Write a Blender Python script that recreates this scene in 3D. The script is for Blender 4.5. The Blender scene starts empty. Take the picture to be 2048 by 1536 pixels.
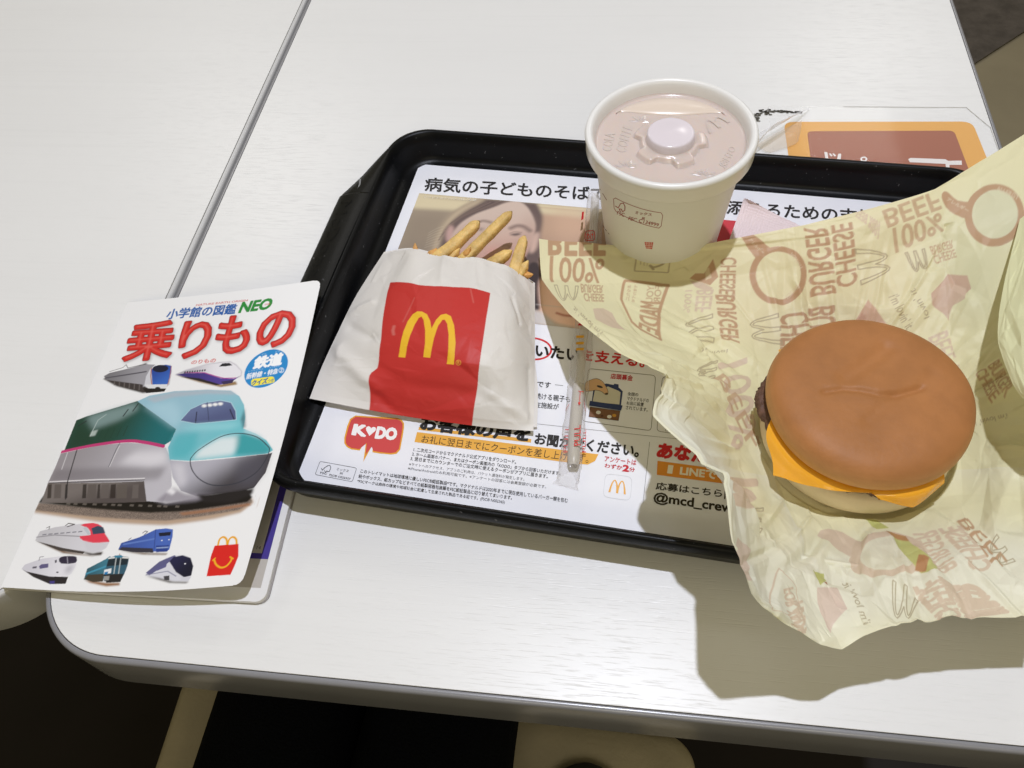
import bpy, bmesh, math, random
import numpy as np
from mathutils import Vector, Matrix, geometry

random.seed(7); RNG = np.random.default_rng(11)
SC = bpy.context.scene
COL = SC.collection

# ------------------------------------------------------------------ camera
# photograph: 2048 x 1536, table top = plane z 0, millimetres; x along the front table edge, y away from the viewer
F_PX, PITCH, ROLL, YAW, CAM_H = 1670.06, math.radians(54.571), math.radians(-6.983), math.radians(12.197), 385.0
_cr, _sr, _cy, _sy = math.cos(ROLL), math.sin(ROLL), math.cos(YAW), math.sin(YAW)
def _yaw(v): return np.array([_cy*v[0]-_sy*v[1], _sy*v[0]+_cy*v[1], v[2]])
_X = _yaw((1, 0, 0)); _Y = _yaw((0, math.sin(PITCH), math.cos(PITCH))); _F = _yaw((0, math.cos(PITCH), -math.sin(PITCH)))
C_R = _cr*_X + _sr*_Y; C_U = -_sr*_X + _cr*_Y; C_P = np.array([0, 0, CAM_H])
cam = bpy.data.cameras.new('camera'); cam.sensor_width = 36; cam.lens = 36*F_PX/2048
cam.clip_start = 0.02; cam.clip_end = 60
cam_o = bpy.data.objects.new('camera', cam); COL.objects.link(cam_o)
M = Matrix.Identity(4)
for i in range(3):
    M[i][0], M[i][1], M[i][2], M[i][3] = C_R[i], C_U[i], -_F[i], C_P[i]*0.001
cam_o.matrix_world = M
SC.camera = cam_o

# ------------------------------------------------------------------ world, lamps, exposure
W = bpy.data.worlds.new('World'); SC.world = W; W.use_nodes = True
W.node_tree.nodes['Background'].inputs[0].default_value = (0.222, 0.192, 0.104, 1)
W.node_tree.nodes['Background'].inputs[1].default_value = 1.0
SC.view_settings.view_transform = 'Standard'; SC.view_settings.look = 'None'
SC.view_settings.exposure = 0.06; SC.view_settings.gamma = 1
def lamp(name, loc, power, radius, color):
    l = bpy.data.lights.new(name, 'POINT'); l.energy = power; l.shadow_soft_size = radius; l.color = color
    o = bpy.data.objects.new(name, l); o.location = loc; COL.objects.link(o); return o
lamp('ceiling_lamp', (0.06, 0.40, 1.80), 92, 0.020, (0.845, 0.88, 1.0))
def area(name, loc, power, size, color):
    l = bpy.data.lights.new(name, 'AREA'); l.energy = power; l.shape = 'RECTANGLE'; l.size, l.size_y = size; l.color = color
    o = bpy.data.objects.new(name, l); o.location = loc; COL.objects.link(o)
    return o
area('near_fill_lamp', (0.35, -1.9, 1.65), 17, (1.4, 0.9), (1, 0.90, 0.66))  # unseen soft fill behind the viewer, added to brighten the cup front
area('far_ceiling_lamp', (0.85, 2.9, 1.8), 9, (0.34, 0.9), (1, 0.97, 0.92))
area('far_ceiling_lamp', (-1.3, 2.3, 1.8), 9, (0.5, 0.5), (1, 0.97, 0.92))

# ------------------------------------------------------------------ geometry of the view (for laying things out where they stand)
def P(px, py, z=0.0):
    """the point at height z (mm) that the photograph shows at pixel (px, py)"""
    px = np.asarray(px, float); py = np.asarray(py, float); z = np.asarray(z, float)
    d = (px-1024)[..., None]*C_R + (768-py)[..., None]*C_U + F_PX*_F
    t = (z-CAM_H)/d[..., 2]
    return d*t[..., None] + C_P
def proj(p):
    p = np.asarray(p, float) - C_P
    f = p @ _F
    return np.stack([1024 + F_PX*(p @ C_R)/f, 768 - F_PX*(p @ C_U)/f], -1)

# ------------------------------------------------------------------ objects
def lin(c):
    c = np.asarray(c, float)/255.0
    return np.where(c <= 0.04045, c/12.92, ((c+0.055)/1.055)**2.4)
def link(name, me, parent=None):
    o = bpy.data.objects.new(name, me); COL.objects.link(o)
    if parent: o.parent = parent
    return o
def tag(o, label=None, cat=None, group=None, kind=None):
    if label: o['label'] = label
    if cat: o['category'] = cat
    if group: o['group'] = group
    if kind: o['kind'] = kind
    return o
def empty(name, label=None, cat=None, group=None):
    o = bpy.data.objects.new(name, None); COL.objects.link(o); o.empty_display_size = 0.01
    return tag(o, label, cat, group)
def mesh(name, verts, faces, m, parent=None, smooth=True, cols=None):
    me = bpy.data.meshes.new(name)
    v = np.asarray(verts, float)*0.001
    me.from_pydata(v.tolist(), [], faces)
    if smooth: me.polygons.foreach_set('use_smooth', np.ones(len(me.polygons), bool))
    if cols is not None:
        a = me.color_attributes.new('Col', 'FLOAT_COLOR', 'POINT')
        a.data.foreach_set('color', np.c_[cols, np.ones(len(cols))].astype(np.float32).ravel())
    me.materials.append(m); me.update()
    return link(name, me, parent)
def grid_mesh(name, V, m, parent=None, cols=None, mask=None, closed_u=False):
    """V (ny, nx, 3): a sheet; fast path"""
    ny, nx = V.shape[:2]
    idx = np.arange(ny*nx).reshape(ny, nx)
    if closed_u: idx = np.c_[idx, idx[:, :1]]
    q = np.stack([idx[1:, :-1], idx[1:, 1:], idx[:-1, 1:], idx[:-1, :-1]], -1).reshape(-1, 4)
    if mask is not None:
        mk = mask.ravel(); q = q[mk[q].all(1)]
        used = np.zeros(ny*nx, bool); used[q.ravel()] = True
        re = np.cumsum(used)-1; q = re[q]
        Vf = V.reshape(-1, 3)[used]; cf = cols.reshape(-1, 3)[used] if cols is not None else None
    else:
        Vf = V.reshape(-1, 3); cf = cols.reshape(-1, 3) if cols is not None else None
    me = bpy.data.meshes.new(name)
    me.vertices.add(len(Vf)); me.vertices.foreach_set('co', (Vf*0.001).astype(np.float32).ravel())
    n = len(q); me.loops.add(n*4); me.loops.foreach_set('vertex_index', q.astype(np.int32).ravel())
    me.polygons.add(n); me.polygons.foreach_set('loop_start', np.arange(0, 4*n, 4, dtype=np.int32))
    me.update(calc_edges=True); me.validate()
    me.polygons.foreach_set('use_smooth', np.ones(len(me.polygons), bool))
    if cf is not None:
        a = me.color_attributes.new('Col', 'FLOAT_COLOR', 'POINT')
        a.data.foreach_set('color', np.c_[cf, np.ones(len(cf))].astype(np.float32).ravel())
    me.materials.append(m); me.update()
    return link(name, me, parent)
def lathe(prof, cx, cy, n=96):
    a = np.linspace(0, 2*np.pi, n, endpoint=False)
    r = np.array([p[0] for p in prof])[:, None]; z = np.array([p[1] for p in prof])[:, None]
    return np.stack([cx + r*np.cos(a), cy + r*np.sin(a), z + 0*a], -1)
def spline(pts, n=8, closed=False):
    """Catmull-Rom through pts (N, d)"""
    p = np.asarray(pts, float); N = len(p)
    if closed: q = np.vstack([p[-1:], p, p[:2]])
    else: q = np.vstack([2*p[:1]-p[1:2], p, 2*p[-1:]-p[-2:-1]])
    out = []
    t = np.linspace(0, 1, n, endpoint=False)[:, None]
    for i in range(N if closed else N-1):
        a, b, c, d = q[i], q[i+1], q[i+2], q[i+3]
        out.append(0.5*((2*b) + (c-a)*t + (2*a-5*b+4*c-d)*t*t + (3*b-a-3*c+d)*t**3))
    if not closed: out.append(p[-1:])
    return np.vstack(out)
class Patch:
    """smooth sheet through a grid of control points, each given as (px, py, z)"""
    def __init__(s, ctrl, fine=70, stiff=0.0):
        s.stiff = stiff
        s.c = np.array([[P(a, b, z) for a, b, z in row] for row in ctrl])
        u = np.linspace(0, 1, fine); s.n = fine
        s.pix = proj(s.ev(*np.meshgrid(u, u)))            # [t, s]
    def _w(s, x, N):
        x = np.clip(x, 0, 1)*(N-1); i = np.minimum(x.astype(int), N-2); t = x-i; k = s.stiff
        w = (1-k)*np.stack([-.5*t+t*t-.5*t**3, 1-2.5*t*t+1.5*t**3, .5*t+2*t*t-1.5*t**3, -.5*t*t+.5*t**3], -1)+k*np.stack([0*t, 1-t, t, 0*t], -1)
        out = np.zeros(x.shape+(N,))
        for k in range(4):
            j = i-1+k
            wk = w[..., k]
            lo = j < 0; hi = j > N-1; ok = ~(lo | hi)
            I = np.nonzero(ok); out[I+(j[I],)] += wk[I]
            I = np.nonzero(lo); out[I+(np.zeros(len(I[0]), int),)] += 2*wk[I]; out[I+(np.ones(len(I[0]), int),)] -= wk[I]
            I = np.nonzero(hi); out[I+(np.full(len(I[0]), N-1),)] += 2*wk[I]; out[I+(np.full(len(I[0]), N-2),)] -= wk[I]
        return out
    def ev(s, S, T):
        a = s._w(np.asarray(S, float), s.c.shape[1]); b = s._w(np.asarray(T, float), s.c.shape[0])
        return np.einsum('...j,...i,jid->...d', b, a, s.c)
    def grid(s, nx, ny):
        a = s._w(np.linspace(0, 1, nx), s.c.shape[1]); b = s._w(np.linspace(0, 1, ny), s.c.shape[0])
        return np.einsum('yj,xi,jid->yxd', b, a, s.c)
    def inv(s, pts):
        """where on the sheet (s, t) the photograph shows these pixels"""
        pts = np.asarray(pts, float).reshape(-1, 2); n = s.n; out = np.zeros_like(pts)
        flat = s.pix.reshape(-1, 2)
        gs = np.gradient(s.pix, axis=1)*(n-1); gt = np.gradient(s.pix, axis=0)*(n-1)
        gs = gs.reshape(-1, 2); gt = gt.reshape(-1, 2)
        for k in range(0, len(pts), 2000):
            q = pts[k:k+2000]
            i = ((q[:, None, :]-flat[None])**2).sum(-1).argmin(1)
            st = np.stack([(i % n)/(n-1), (i//n)/(n-1)], -1).astype(float)
            for it in range(2):
                d = q-(flat[i] if it == 0 else proj(s.ev(st[:, 0], st[:, 1])))
                A = gs[i]; B = gt[i]; det = A[:, 0]*B[:, 1]-A[:, 1]*B[:, 0]
                det = np.where(np.abs(det) < 1, 1e9, det)
                st = st + np.clip(np.stack([(d[:, 0]*B[:, 1]-d[:, 1]*B[:, 0])/det, (A[:, 0]*d[:, 1]-A[:, 1]*d[:, 0])/det], -1), -.06, .06)
            out[k:k+2000] = st
        return out

# ------------------------------------------------------------------ materials
def mat(name, rgb=None, rough=.5, spec=.4, attr=False, coat=0, coat_rough=.1, bump=None, trans=0, sheen=0, vary=None, sss=0):
    m = bpy.data.materials.new(name); m.use_nodes = True
    nt = m.node_tree; b = nt.nodes['Principled BSDF']; L = nt.links.new
    b.inputs['Roughness'].default_value = rough; b.inputs['Specular IOR Level'].default_value = spec
    b.inputs['Coat Weight'].default_value = coat; b.inputs['Coat Roughness'].default_value = coat_rough
    if sss:
        b.inputs['Subsurface Weight'].default_value = sss; b.inputs['Subsurface Radius'].default_value = (.004, .002, .001); b.inputs['Subsurface Scale'].default_value = 1
    tc = nt.nodes.new('ShaderNodeTexCoord')
    src = None
    if attr:
        a = nt.nodes.new('ShaderNodeAttribute'); a.attribute_name = 'Col'; src = a.outputs['Color']
    else:
        r = nt.nodes.new('ShaderNodeRGB'); r.outputs[0].default_value = (*lin(rgb), 1); src = r.outputs[0]
    if vary:
        sc, amt, st = vary
        mp = nt.nodes.new('ShaderNodeMapping'); mp.inputs['Scale'].default_value = st; L(tc.outputs['Object'], mp.inputs[0])
        n = nt.nodes.new('ShaderNodeTexNoise'); n.inputs['Scale'].default_value = sc; n.inputs['Detail'].default_value = 5; L(mp.outputs[0], n.inputs['Vector'])
        mr = nt.nodes.new('ShaderNodeMapRange'); mr.inputs[1].default_value = .3; mr.inputs[2].default_value = .7
        mr.inputs[3].default_value = 1-amt; mr.inputs[4].default_value = 1+amt; L(n.outputs['Fac'], mr.inputs[0])
        mx = nt.nodes.new('ShaderNodeMix'); mx.data_type = 'RGBA'; mx.blend_type = 'MULTIPLY'; mx.inputs[0].default_value = 1
        L(src, mx.inputs[6]); L(mr.outputs[0], mx.inputs[7]); src = mx.outputs[2]
    L(src, b.inputs['Base Color'])
    if bump:
        sc, dist, st = bump
        mp = nt.nodes.new('ShaderNodeMapping'); mp.inputs['Scale'].default_value = st; L(tc.outputs['Object'], mp.inputs[0])
        n = nt.nodes.new('ShaderNodeTexNoise'); n.inputs['Scale'].default_value = sc; n.inputs['Detail'].default_value = 6; L(mp.outputs[0], n.inputs['Vector'])
        bp = nt.nodes.new('ShaderNodeBump'); bp.inputs['Distance'].default_value = dist; bp.inputs['Strength'].default_value = 1
        L(n.outputs['Fac'], bp.inputs['Height']); L(bp.outputs[0], b.inputs['Normal'])
    if trans:
        t = nt.nodes.new('ShaderNodeBsdfTranslucent'); L(src, t.inputs['Color'])
        ms = nt.nodes.new('ShaderNodeMixShader'); ms.inputs[0].default_value = trans
        L(b.outputs[0], ms.inputs[1]); L(t.outputs[0], ms.inputs[2]); L(ms.outputs[0], nt.nodes['Material Output'].inputs[0])
    return m
def speckle(m, scale, thr, rgb):
    # tiny pale dust and scuff specks in the surface colour
    nt = m.node_tree; L = nt.links.new; b = nt.nodes['Principled BSDF']; src = b.inputs['Base Color'].links[0].from_socket
    tc = nt.nodes.new('ShaderNodeTexCoord'); n = nt.nodes.new('ShaderNodeTexNoise'); n.inputs['Scale'].default_value = scale; n.inputs['Detail'].default_value = 3; L(tc.outputs['Object'], n.inputs['Vector'])
    r = nt.nodes.new('ShaderNodeMapRange'); r.inputs[1].default_value = thr; r.inputs[2].default_value = thr+.05; L(n.outputs['Fac'], r.inputs[0])
    mx = nt.nodes.new('ShaderNodeMix'); mx.data_type = 'RGBA'; L(r.outputs[0], mx.inputs[0]); L(src, mx.inputs[6]); mx.inputs[7].default_value = (*lin(rgb), 1); L(mx.outputs[2], b.inputs['Base Color'])
def film(name, rgb, clear, rough=.12, milky=.1):
    """clear plastic: mostly see-through, a little milky, with a gloss"""
    m = bpy.data.materials.new(name); m.use_nodes = True; nt = m.node_tree; L = nt.links.new
    b = nt.nodes['Principled BSDF']; b.inputs['Base Color'].default_value = (*lin(rgb), 1); b.inputs['Roughness'].default_value = rough
    b.inputs['Specular IOR Level'].default_value = .6
    t = nt.nodes.new('ShaderNodeBsdfTransparent')
    fr = nt.nodes.new('ShaderNodeLayerWeight'); fr.inputs[0].default_value = .5
    pw = nt.nodes.new('ShaderNodeMath'); pw.operation = 'POWER'; pw.inputs[1].default_value = 4; L(fr.outputs['Facing'], pw.inputs[0])
    ad = nt.nodes.new('ShaderNodeMath'); ad.operation = 'MULTIPLY_ADD'; ad.inputs[1].default_value = .8; ad.inputs[2].default_value = 1-clear; L(pw.outputs[0], ad.inputs[0]); ad.use_clamp = True
    ms = nt.nodes.new('ShaderNodeMixShader'); L(ad.outputs[0], ms.inputs[0]); L(t.outputs[0], ms.inputs[1]); L(b.outputs[0], ms.inputs[2])
    L(ms.outputs[0], nt.nodes['Material Output'].inputs[0])
    return m

# ------------------------------------------------------------------ lettering and print
_txt = {}
def glyphs(s, bold=0.0):
    """filled outline of a line of text, scaled to the unit square of its own ink: vertices, faces, outline segments, em size in ink heights"""
    if s in _txt: return _txt[s]
    c = bpy.data.curves.new('t', 'FONT'); c.body = s; c.size = 1; c.resolution_u = 3
    o = bpy.data.objects.new('t', c); COL.objects.link(o)
    dg = bpy.context.evaluated_depsgraph_get(); ev = o.evaluated_get(dg); me = ev.to_mesh()
    v = np.array([x.co[:2] for x in me.vertices]); fs = [tuple(p.vertices) for p in me.polygons]
    cnt = {}
    for f in fs:
        for a, b in zip(f, f[1:]+f[:1]):
            e = (min(a, b), max(a, b)); cnt[e] = cnt.get(e, 0)+1
    ed = np.array([e for e, n in cnt.items() if n == 1])
    ev.to_mesh_clear(); bpy.data.objects.remove(o); bpy.data.curves.remove(c)
    lo, hi = v.min(0), v.max(0); sz = np.maximum(hi-lo, 1e-6); v = (v-lo)/sz
    _txt[s] = (v, fs, ed, sz); return _txt[s]
def quad_map(v, q):
    """unit square -> quad (bottom-left, bottom-right, top-left, top-right)"""
    bl, br, tl = (np.array(p, float) for p in q[:3])
    tr = np.array(q[3], float) if len(q) > 3 else br+tl-bl
    x, y = v[:, :1], v[:, 1:2]
    return bl*(1-x)*(1-y)+br*x*(1-y)+tl*(1-x)*y+tr*x*y
ARCH = [(0, 0), (.05, .4), (.13, .75), (.21, .94), (.29, 1), (.37, .94), (.44, .78), (.5, .56), (.56, .78), (.63, .94), (.71, 1), (.79, .94), (.87, .75), (.95, .4), (1, 0),
        (.88, 0), (.855, .35), (.80, .72), (.75, .87), (.71, .9), (.67, .86), (.61, .65), (.575, .35), (.56, 0), (.44, 0), (.425, .35), (.39, .65), (.33, .86), (.29, .9), (.25, .87), (.20, .72), (.145, .35), (.12, 0)]
def arch(q): return quad_map(np.array(ARCH), q)
def ell(c, rx, ry=None, n=28, rot=0):
    a = np.linspace(0, 2*np.pi, n, endpoint=False); ry = rx if ry is None else ry
    x, y = rx*np.cos(a), ry*np.sin(a); cr, sr = math.cos(rot), math.sin(rot)
    return np.stack([c[0]+cr*x-sr*y, c[1]+sr*x+cr*y], -1)
def rrect(q, r=.15, n=5):
    """rounded quad; q = tl, tr, br, bl"""
    q = [np.array(p, float) for p in q]; out = []
    for i in range(4):
        a, b, c = q[i-1], q[i], q[(i+1) % 4]
        da = (a-b)/np.linalg.norm(a-b); dc = (c-b)/np.linalg.norm(c-b); R = r*min(np.linalg.norm(a-b), np.linalg.norm(c-b))
        p0, p2 = b+da*R, b+dc*R
        for t in np.linspace(0, 1, n): out.append((1-t)**2*p0+2*t*(1-t)*b+t*t*p2)
    return np.array(out)
class Canvas:
    """colours of the ink on a sheet, one per mesh vertex"""
    def __init__(s, nx, ny, base, to_st):
        s.nx, s.ny = nx, ny; s.to_st = to_st
        s.c = np.ones((ny, nx, 3))*lin(base)
    def g(s, pts):
        st = s.to_st(np.asarray(pts, float).reshape(-1, 2)); return st*np.array([s.nx-1, s.ny-1])
    def blend(s, x0, y0, m, color, alpha, grad=None, noise=0):
        h, w = m.shape
        if noise is None: noise = 0
        col = np.ones((h, w, 3))*lin(color)
        if grad is not None:
            (p0, p1, c1) = grad
            a, b = s.g([p0, p1]); d = b-a; Y, X = np.mgrid[y0:y0+h, x0:x0+w]
            t = np.clip(((X-a[0])*d[0]+(Y-a[1])*d[1])/(d@d), 0, 1)[..., None]; t = t*t*(3-2*t)
            col = lin(color)*(1-t)+lin(c1)*t
        if noise: col = col*(1+noise*(RNG.random((h, w, 1))-.5)*2)
        m = (m*alpha)[..., None]
        s.c[y0:y0+h, x0:x0+w] = s.c[y0:y0+h, x0:x0+w]*(1-m)+col*m
    def segs(s, A, B, color, alpha=1, blur=0, grad=None, noise=0, ss=3, shift=(0, 0), stroke=0):
        pad = int(blur*3)+2+int(abs(stroke)/2+.5)
        A = A+np.array(shift); B = B+np.array(shift)
        lo = np.floor(np.minimum(A.min(0), B.min(0))).astype(int)-pad; hi = np.ceil(np.maximum(A.max(0), B.max(0))).astype(int)+pad+1
        X0, Y0 = max(lo[0], 0), max(lo[1], 0); X1, Y1 = min(hi[0], s.nx), min(hi[1], s.ny)
        if X1-X0 < 1 or Y1-Y0 < 1: return
        h, w = (Y1-Y0)*ss, (X1-X0)*ss
        acc = np.zeros((h, w+1), np.uint8)
        a = (A-[X0-.5, Y0-.5])*ss; b = (B-[X0-.5, Y0-.5])*ss
        for (xa, ya), (xb, yb) in zip(a, b):
            if ya > yb: xa, ya, xb, yb = xb, yb, xa, ya
            r0 = max(int(math.ceil(ya-.5)), 0); r1 = min(int(math.ceil(yb-.5)), h)
            if r1 <= r0: continue
            r = np.arange(r0, r1); x = xa+(r+.5-ya)*(xb-xa)/(yb-ya)
            c = np.clip(np.ceil(x-.5), 0, w).astype(int); acc[r, c] ^= 1
        m = (np.cumsum(acc[:, :w], 1) & 1).reshape(Y1-Y0, ss, X1-X0, ss).mean((1, 3))
        if stroke:
            D = np.full(m.shape, 1e9); R = abs(stroke)/2+2
            for p, q in zip(A, B):
                xa, xb = int(max(min(p[0], q[0])-R-X0, 0)), int(min(max(p[0], q[0])+R+1-X0, m.shape[1])); ya, yb = int(max(min(p[1], q[1])-R-Y0, 0)), int(min(max(p[1], q[1])+R+1-Y0, m.shape[0]))
                if xb <= xa or yb <= ya: continue
                Y, X = np.mgrid[ya:yb, xa:xb]; X = X+X0-p[0]; Y = Y+Y0-p[1]; d = q-p; t = np.clip((X*d[0]+Y*d[1])/max(d@d, 1e-9), 0, 1)
                D[ya:yb, xa:xb] = np.minimum(D[ya:yb, xa:xb], np.hypot(X-t*d[0], Y-t*d[1]))
            st = np.clip(abs(stroke)/2-D+.5, 0, 1); m = np.maximum(m, st) if stroke > 0 else np.minimum(m, 1-st)
        if blur:
            k = max(int(blur), 1)
            for _ in range(2):
                for ax in (0, 1):
                    m = sum(np.roll(m, d, ax) for d in range(-k, k+1))/(2*k+1)
        s.blend(X0, Y0, m, color, alpha, grad, noise)
    def fill(s, pts, color, smooth=0, **k):
        pts = np.asarray(pts, float)
        if smooth: pts = spline(pts, smooth, True)
        g = s.g(pts); s.segs(g, np.roll(g, -1, 0), color, **k)
    def text(s, t, q, color, bold=0.0, **k):
        v, fs, ed, sz = glyphs(t); g = s.g(quad_map(v, q)); A, B = g[ed[:, 0]], g[ed[:, 1]]
        em = np.linalg.norm(s.g([q[0]])-s.g([q[2]]))/sz[1]
        s.segs(A, B, color, stroke=2*bold*em, **k)
    def line(s, pts, width, color, alpha=1, smooth=0, closed=False, blur=1.0):
        """width in grid steps"""
        pts = np.asarray(pts, float)
        if smooth: pts = spline(pts, smooth, closed)
        g = s.g(pts)
        if closed: g = np.vstack([g, g[:1]])
        pad = width+3
        lo = np.floor(g.min(0)-pad).astype(int); hi = np.ceil(g.max(0)+pad).astype(int)
        X0, Y0 = max(lo[0], 0), max(lo[1], 0); X1, Y1 = min(hi[0], s.nx), min(hi[1], s.ny)
        if X1 <= X0 or Y1 <= Y0: return
        Y, X = np.mgrid[Y0:Y1, X0:X1]; D = np.full(X.shape, 1e9)
        for a, b in zip(g[:-1], g[1:]):
            d = b-a; L = max(d@d, 1e-9)
            t = np.clip(((X-a[0])*d[0]+(Y-a[1])*d[1])/L, 0, 1)
            D = np.minimum(D, np.hypot(X-a[0]-t*d[0], Y-a[1]-t*d[1]))
        s.blend(X0, Y0, np.clip((width/2-D)/blur+.5, 0, 1), color, alpha)
class Ink:
    """flat print as thin geometry on a surface: hit(pixels, lift) -> points"""
    def __init__(s, hit): s.hit = hit; s.v = []; s.f = []; s.c = []; s.n = 0
    def add(s, pts, faces, color, lift):
        v = s.hit(np.asarray(pts, float), lift); s.v.append(v); s.c.append(np.ones((len(v), 3))*lin(color))
        s.f += [tuple(i+s.n for i in f) for f in faces]; s.n += len(v)
    def text(s, t, q, color, bold=0.0, lift=.1):
        v, fs, ed, sz = glyphs(t); s.add(quad_map(v, q), fs, color, lift)
        if bold > 0:
            p, r = v[ed[:, 0]]*sz, v[ed[:, 1]]*sz; d = r-p; L = np.maximum(np.linalg.norm(d, axis=1, keepdims=True), 1e-6); d = d/L*bold; n = np.stack([-d[:, 1], d[:, 0]], -1)
            Q = np.stack([p-n-d*.6, r-n+d*.6, r+n+d*.6, p+n-d*.6], 1).reshape(-1, 2)/sz
            lf = np.repeat(lift+.006+.03*RNG.random(len(p)), 4)
            s.add(quad_map(Q, q), [(4*i, 4*i+1, 4*i+2, 4*i+3) for i in range(len(p))], color, lf)
    def fill(s, pts, color, lift=.06):
        pts = np.asarray(pts, float)
        tri = geometry.tessellate_polygon([[Vector((p[0], p[1], 0)) for p in pts]])
        s.add(pts, [tuple(t) for t in tri], color, lift)
    def line(s, pts, w, color, lift=.08, closed=False):
        """w in photo pixels"""
        pts = np.asarray(pts, float)
        if closed: pts = np.vstack([pts, pts[:1]])
        for a, b in zip(pts[:-1], pts[1:]):
            d = b-a; L = np.hypot(*d)
            if L < 1e-6: continue
            n = np.array([-d[1], d[0]])/L*w/2; e = d/L*w*.3
            s.add([a-n-e, b-n+e, b+n+e, a+n-e], [(0, 1, 2, 3)], color, lift)
    def build(s, name, m, parent=None):
        return mesh(name, np.vstack(s.v), s.f, m, parent, smooth=False, cols=np.vstack(s.c))
def crumple(nx, ny, wmm, hmm, count, amp, seed):
    """folded-paper relief: straight facets between scattered points"""
    r = np.random.default_rng(seed)
    p = np.c_[r.random(count)*wmm, r.random(count)*hmm]
    p = np.vstack([p, [(-20, -20), (wmm+20, -20), (wmm+20, hmm+20), (-20, hmm+20)]])
    z = (r.random(len(p))-.5)*2*amp
    vs, _, fs, *_r = geometry.delaunay_2d_cdt([Vector(q) for q in p], [], [], 0, 1e-6)
    V = np.array([v[:] for v in vs]); Z = z[:len(V)]
    sx, sy = wmm/(nx-1), hmm/(ny-1); out = np.zeros((ny, nx))
    for f in fs:
        a, b, c = V[f[0]], V[f[1]], V[f[2]]
        x0, x1 = int(max(min(a[0], b[0], c[0])/sx, 0)), int(min(max(a[0], b[0], c[0])/sx+2, nx))
        y0, y1 = int(max(min(a[1], b[1], c[1])/sy, 0)), int(min(max(a[1], b[1], c[1])/sy+2, ny))
        if x1 <= x0 or y1 <= y0: continue
        Y, X = np.mgrid[y0:y1, x0:x1]; X = X*sx; Y = Y*sy
        det = (b[1]-c[1])*(a[0]-c[0])+(c[0]-b[0])*(a[1]-c[1])
        if abs(det) < 1e-9: continue
        l1 = ((b[1]-c[1])*(X-c[0])+(c[0]-b[0])*(Y-c[1]))/det; l2 = ((c[1]-a[1])*(X-c[0])+(a[0]-c[0])*(Y-c[1]))/det; l3 = 1-l1-l2
        k = (l1 >= -1e-6) & (l2 >= -1e-6) & (l3 >= -1e-6)
        out[y0:y1, x0:x1][k] = (l1*Z[f[0]]+l2*Z[f[1]]+l3*Z[f[2]])[k]
    return out
def soft(a, k=1):
    for ax in (0, 1):
        p = np.concatenate([np.repeat(np.take(a, [0], ax), k, ax), a, np.repeat(np.take(a, [-1], ax), k, ax)], ax)
        a = sum(np.take(p, range(d, d+a.shape[ax]), ax) for d in range(2*k+1))/(2*k+1)
    return a
def normals(V):
    n = np.cross(np.gradient(V, axis=1), np.gradient(V, axis=0)); n /= np.maximum(np.linalg.norm(n, axis=-1, keepdims=True), 1e-9)
    return n*np.sign(n[..., 2:3]+1e-9)
# ================================================================== floor and furniture
def rr(x0, x1, y0, y1, r, n=14, z=0.0, rb=None):
    """rounded rectangle outline, counter-clockwise from the right end of the front edge"""
    rb = r if rb is None else rb
    out = []
    for cx, cy, a, q in ((x1-r, y0+r, -90, r), (x1-rb, y1-rb, 0, rb), (x0+rb, y1-rb, 90, rb), (x0+r, y0+r, 180, r)):
        for t in np.linspace(math.radians(a), math.radians(a+90), n): out.append((cx+q*math.cos(t), cy+q*math.sin(t), z))
    return np.array(out)
def loft(name, loops, m, parent=None, cap0=True, cap1=True, smooth=True):
    n = len(loops[0]); v = np.vstack(loops); f = []
    for k in range(len(loops)-1):
        for i in range(n):
            j = (i+1) % n; f.append((k*n+i, k*n+j, (k+1)*n+j, (k+1)*n+i))
    if cap0: f.append(tuple(range(n-1, -1, -1)))
    if cap1: f.append(tuple(range((len(loops)-1)*n, len(loops)*n)))
    return mesh(name, v, f, m, parent, smooth)

floor_m = mat('dark_floor', (28, 23, 22), .6, .2, vary=(9, .15, (1, 1, 1)))
fl = mesh('floor', [(-6000, -4000, -720), (6000, -4000, -720), (6000, 8000, -720), (-6000, 8000, -720)], [(0, 1, 2, 3)], floor_m, smooth=False); tag(fl, kind='structure')
_d = np.array([.727, .687]); _n = np.array([-.687, .727]); _q = np.array([721, 1649.])
p4 = [(520, 700), (6000, 700), (6000, 8000), (520, 8000)]
ft = mesh('floor_tile', [(*p, -717) for p in p4], [(0, 1, 2, 3)], mat('olive_floor_tile', (136, 127, 107), .5, .35, vary=(5, .14, (1, 1, 1)), bump=(60, .0005, (1, 1, 1))), smooth=False); tag(ft, kind='structure')
cp = [_q-_d*900, _q+_d*3000, _q+_d*3000+_n*2200, _q-_d*900+_n*2200]
ca = mesh('floor_carpet', [(*p, -712) for p in cp], [(0, 1, 2, 3)], mat('dark_carpet', (94, 88, 84), .9, .1, vary=(40, .2, (1, 1, 1)), bump=(900, .002, (1, 1, 1))), smooth=False); tag(ca, kind='structure')

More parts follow.
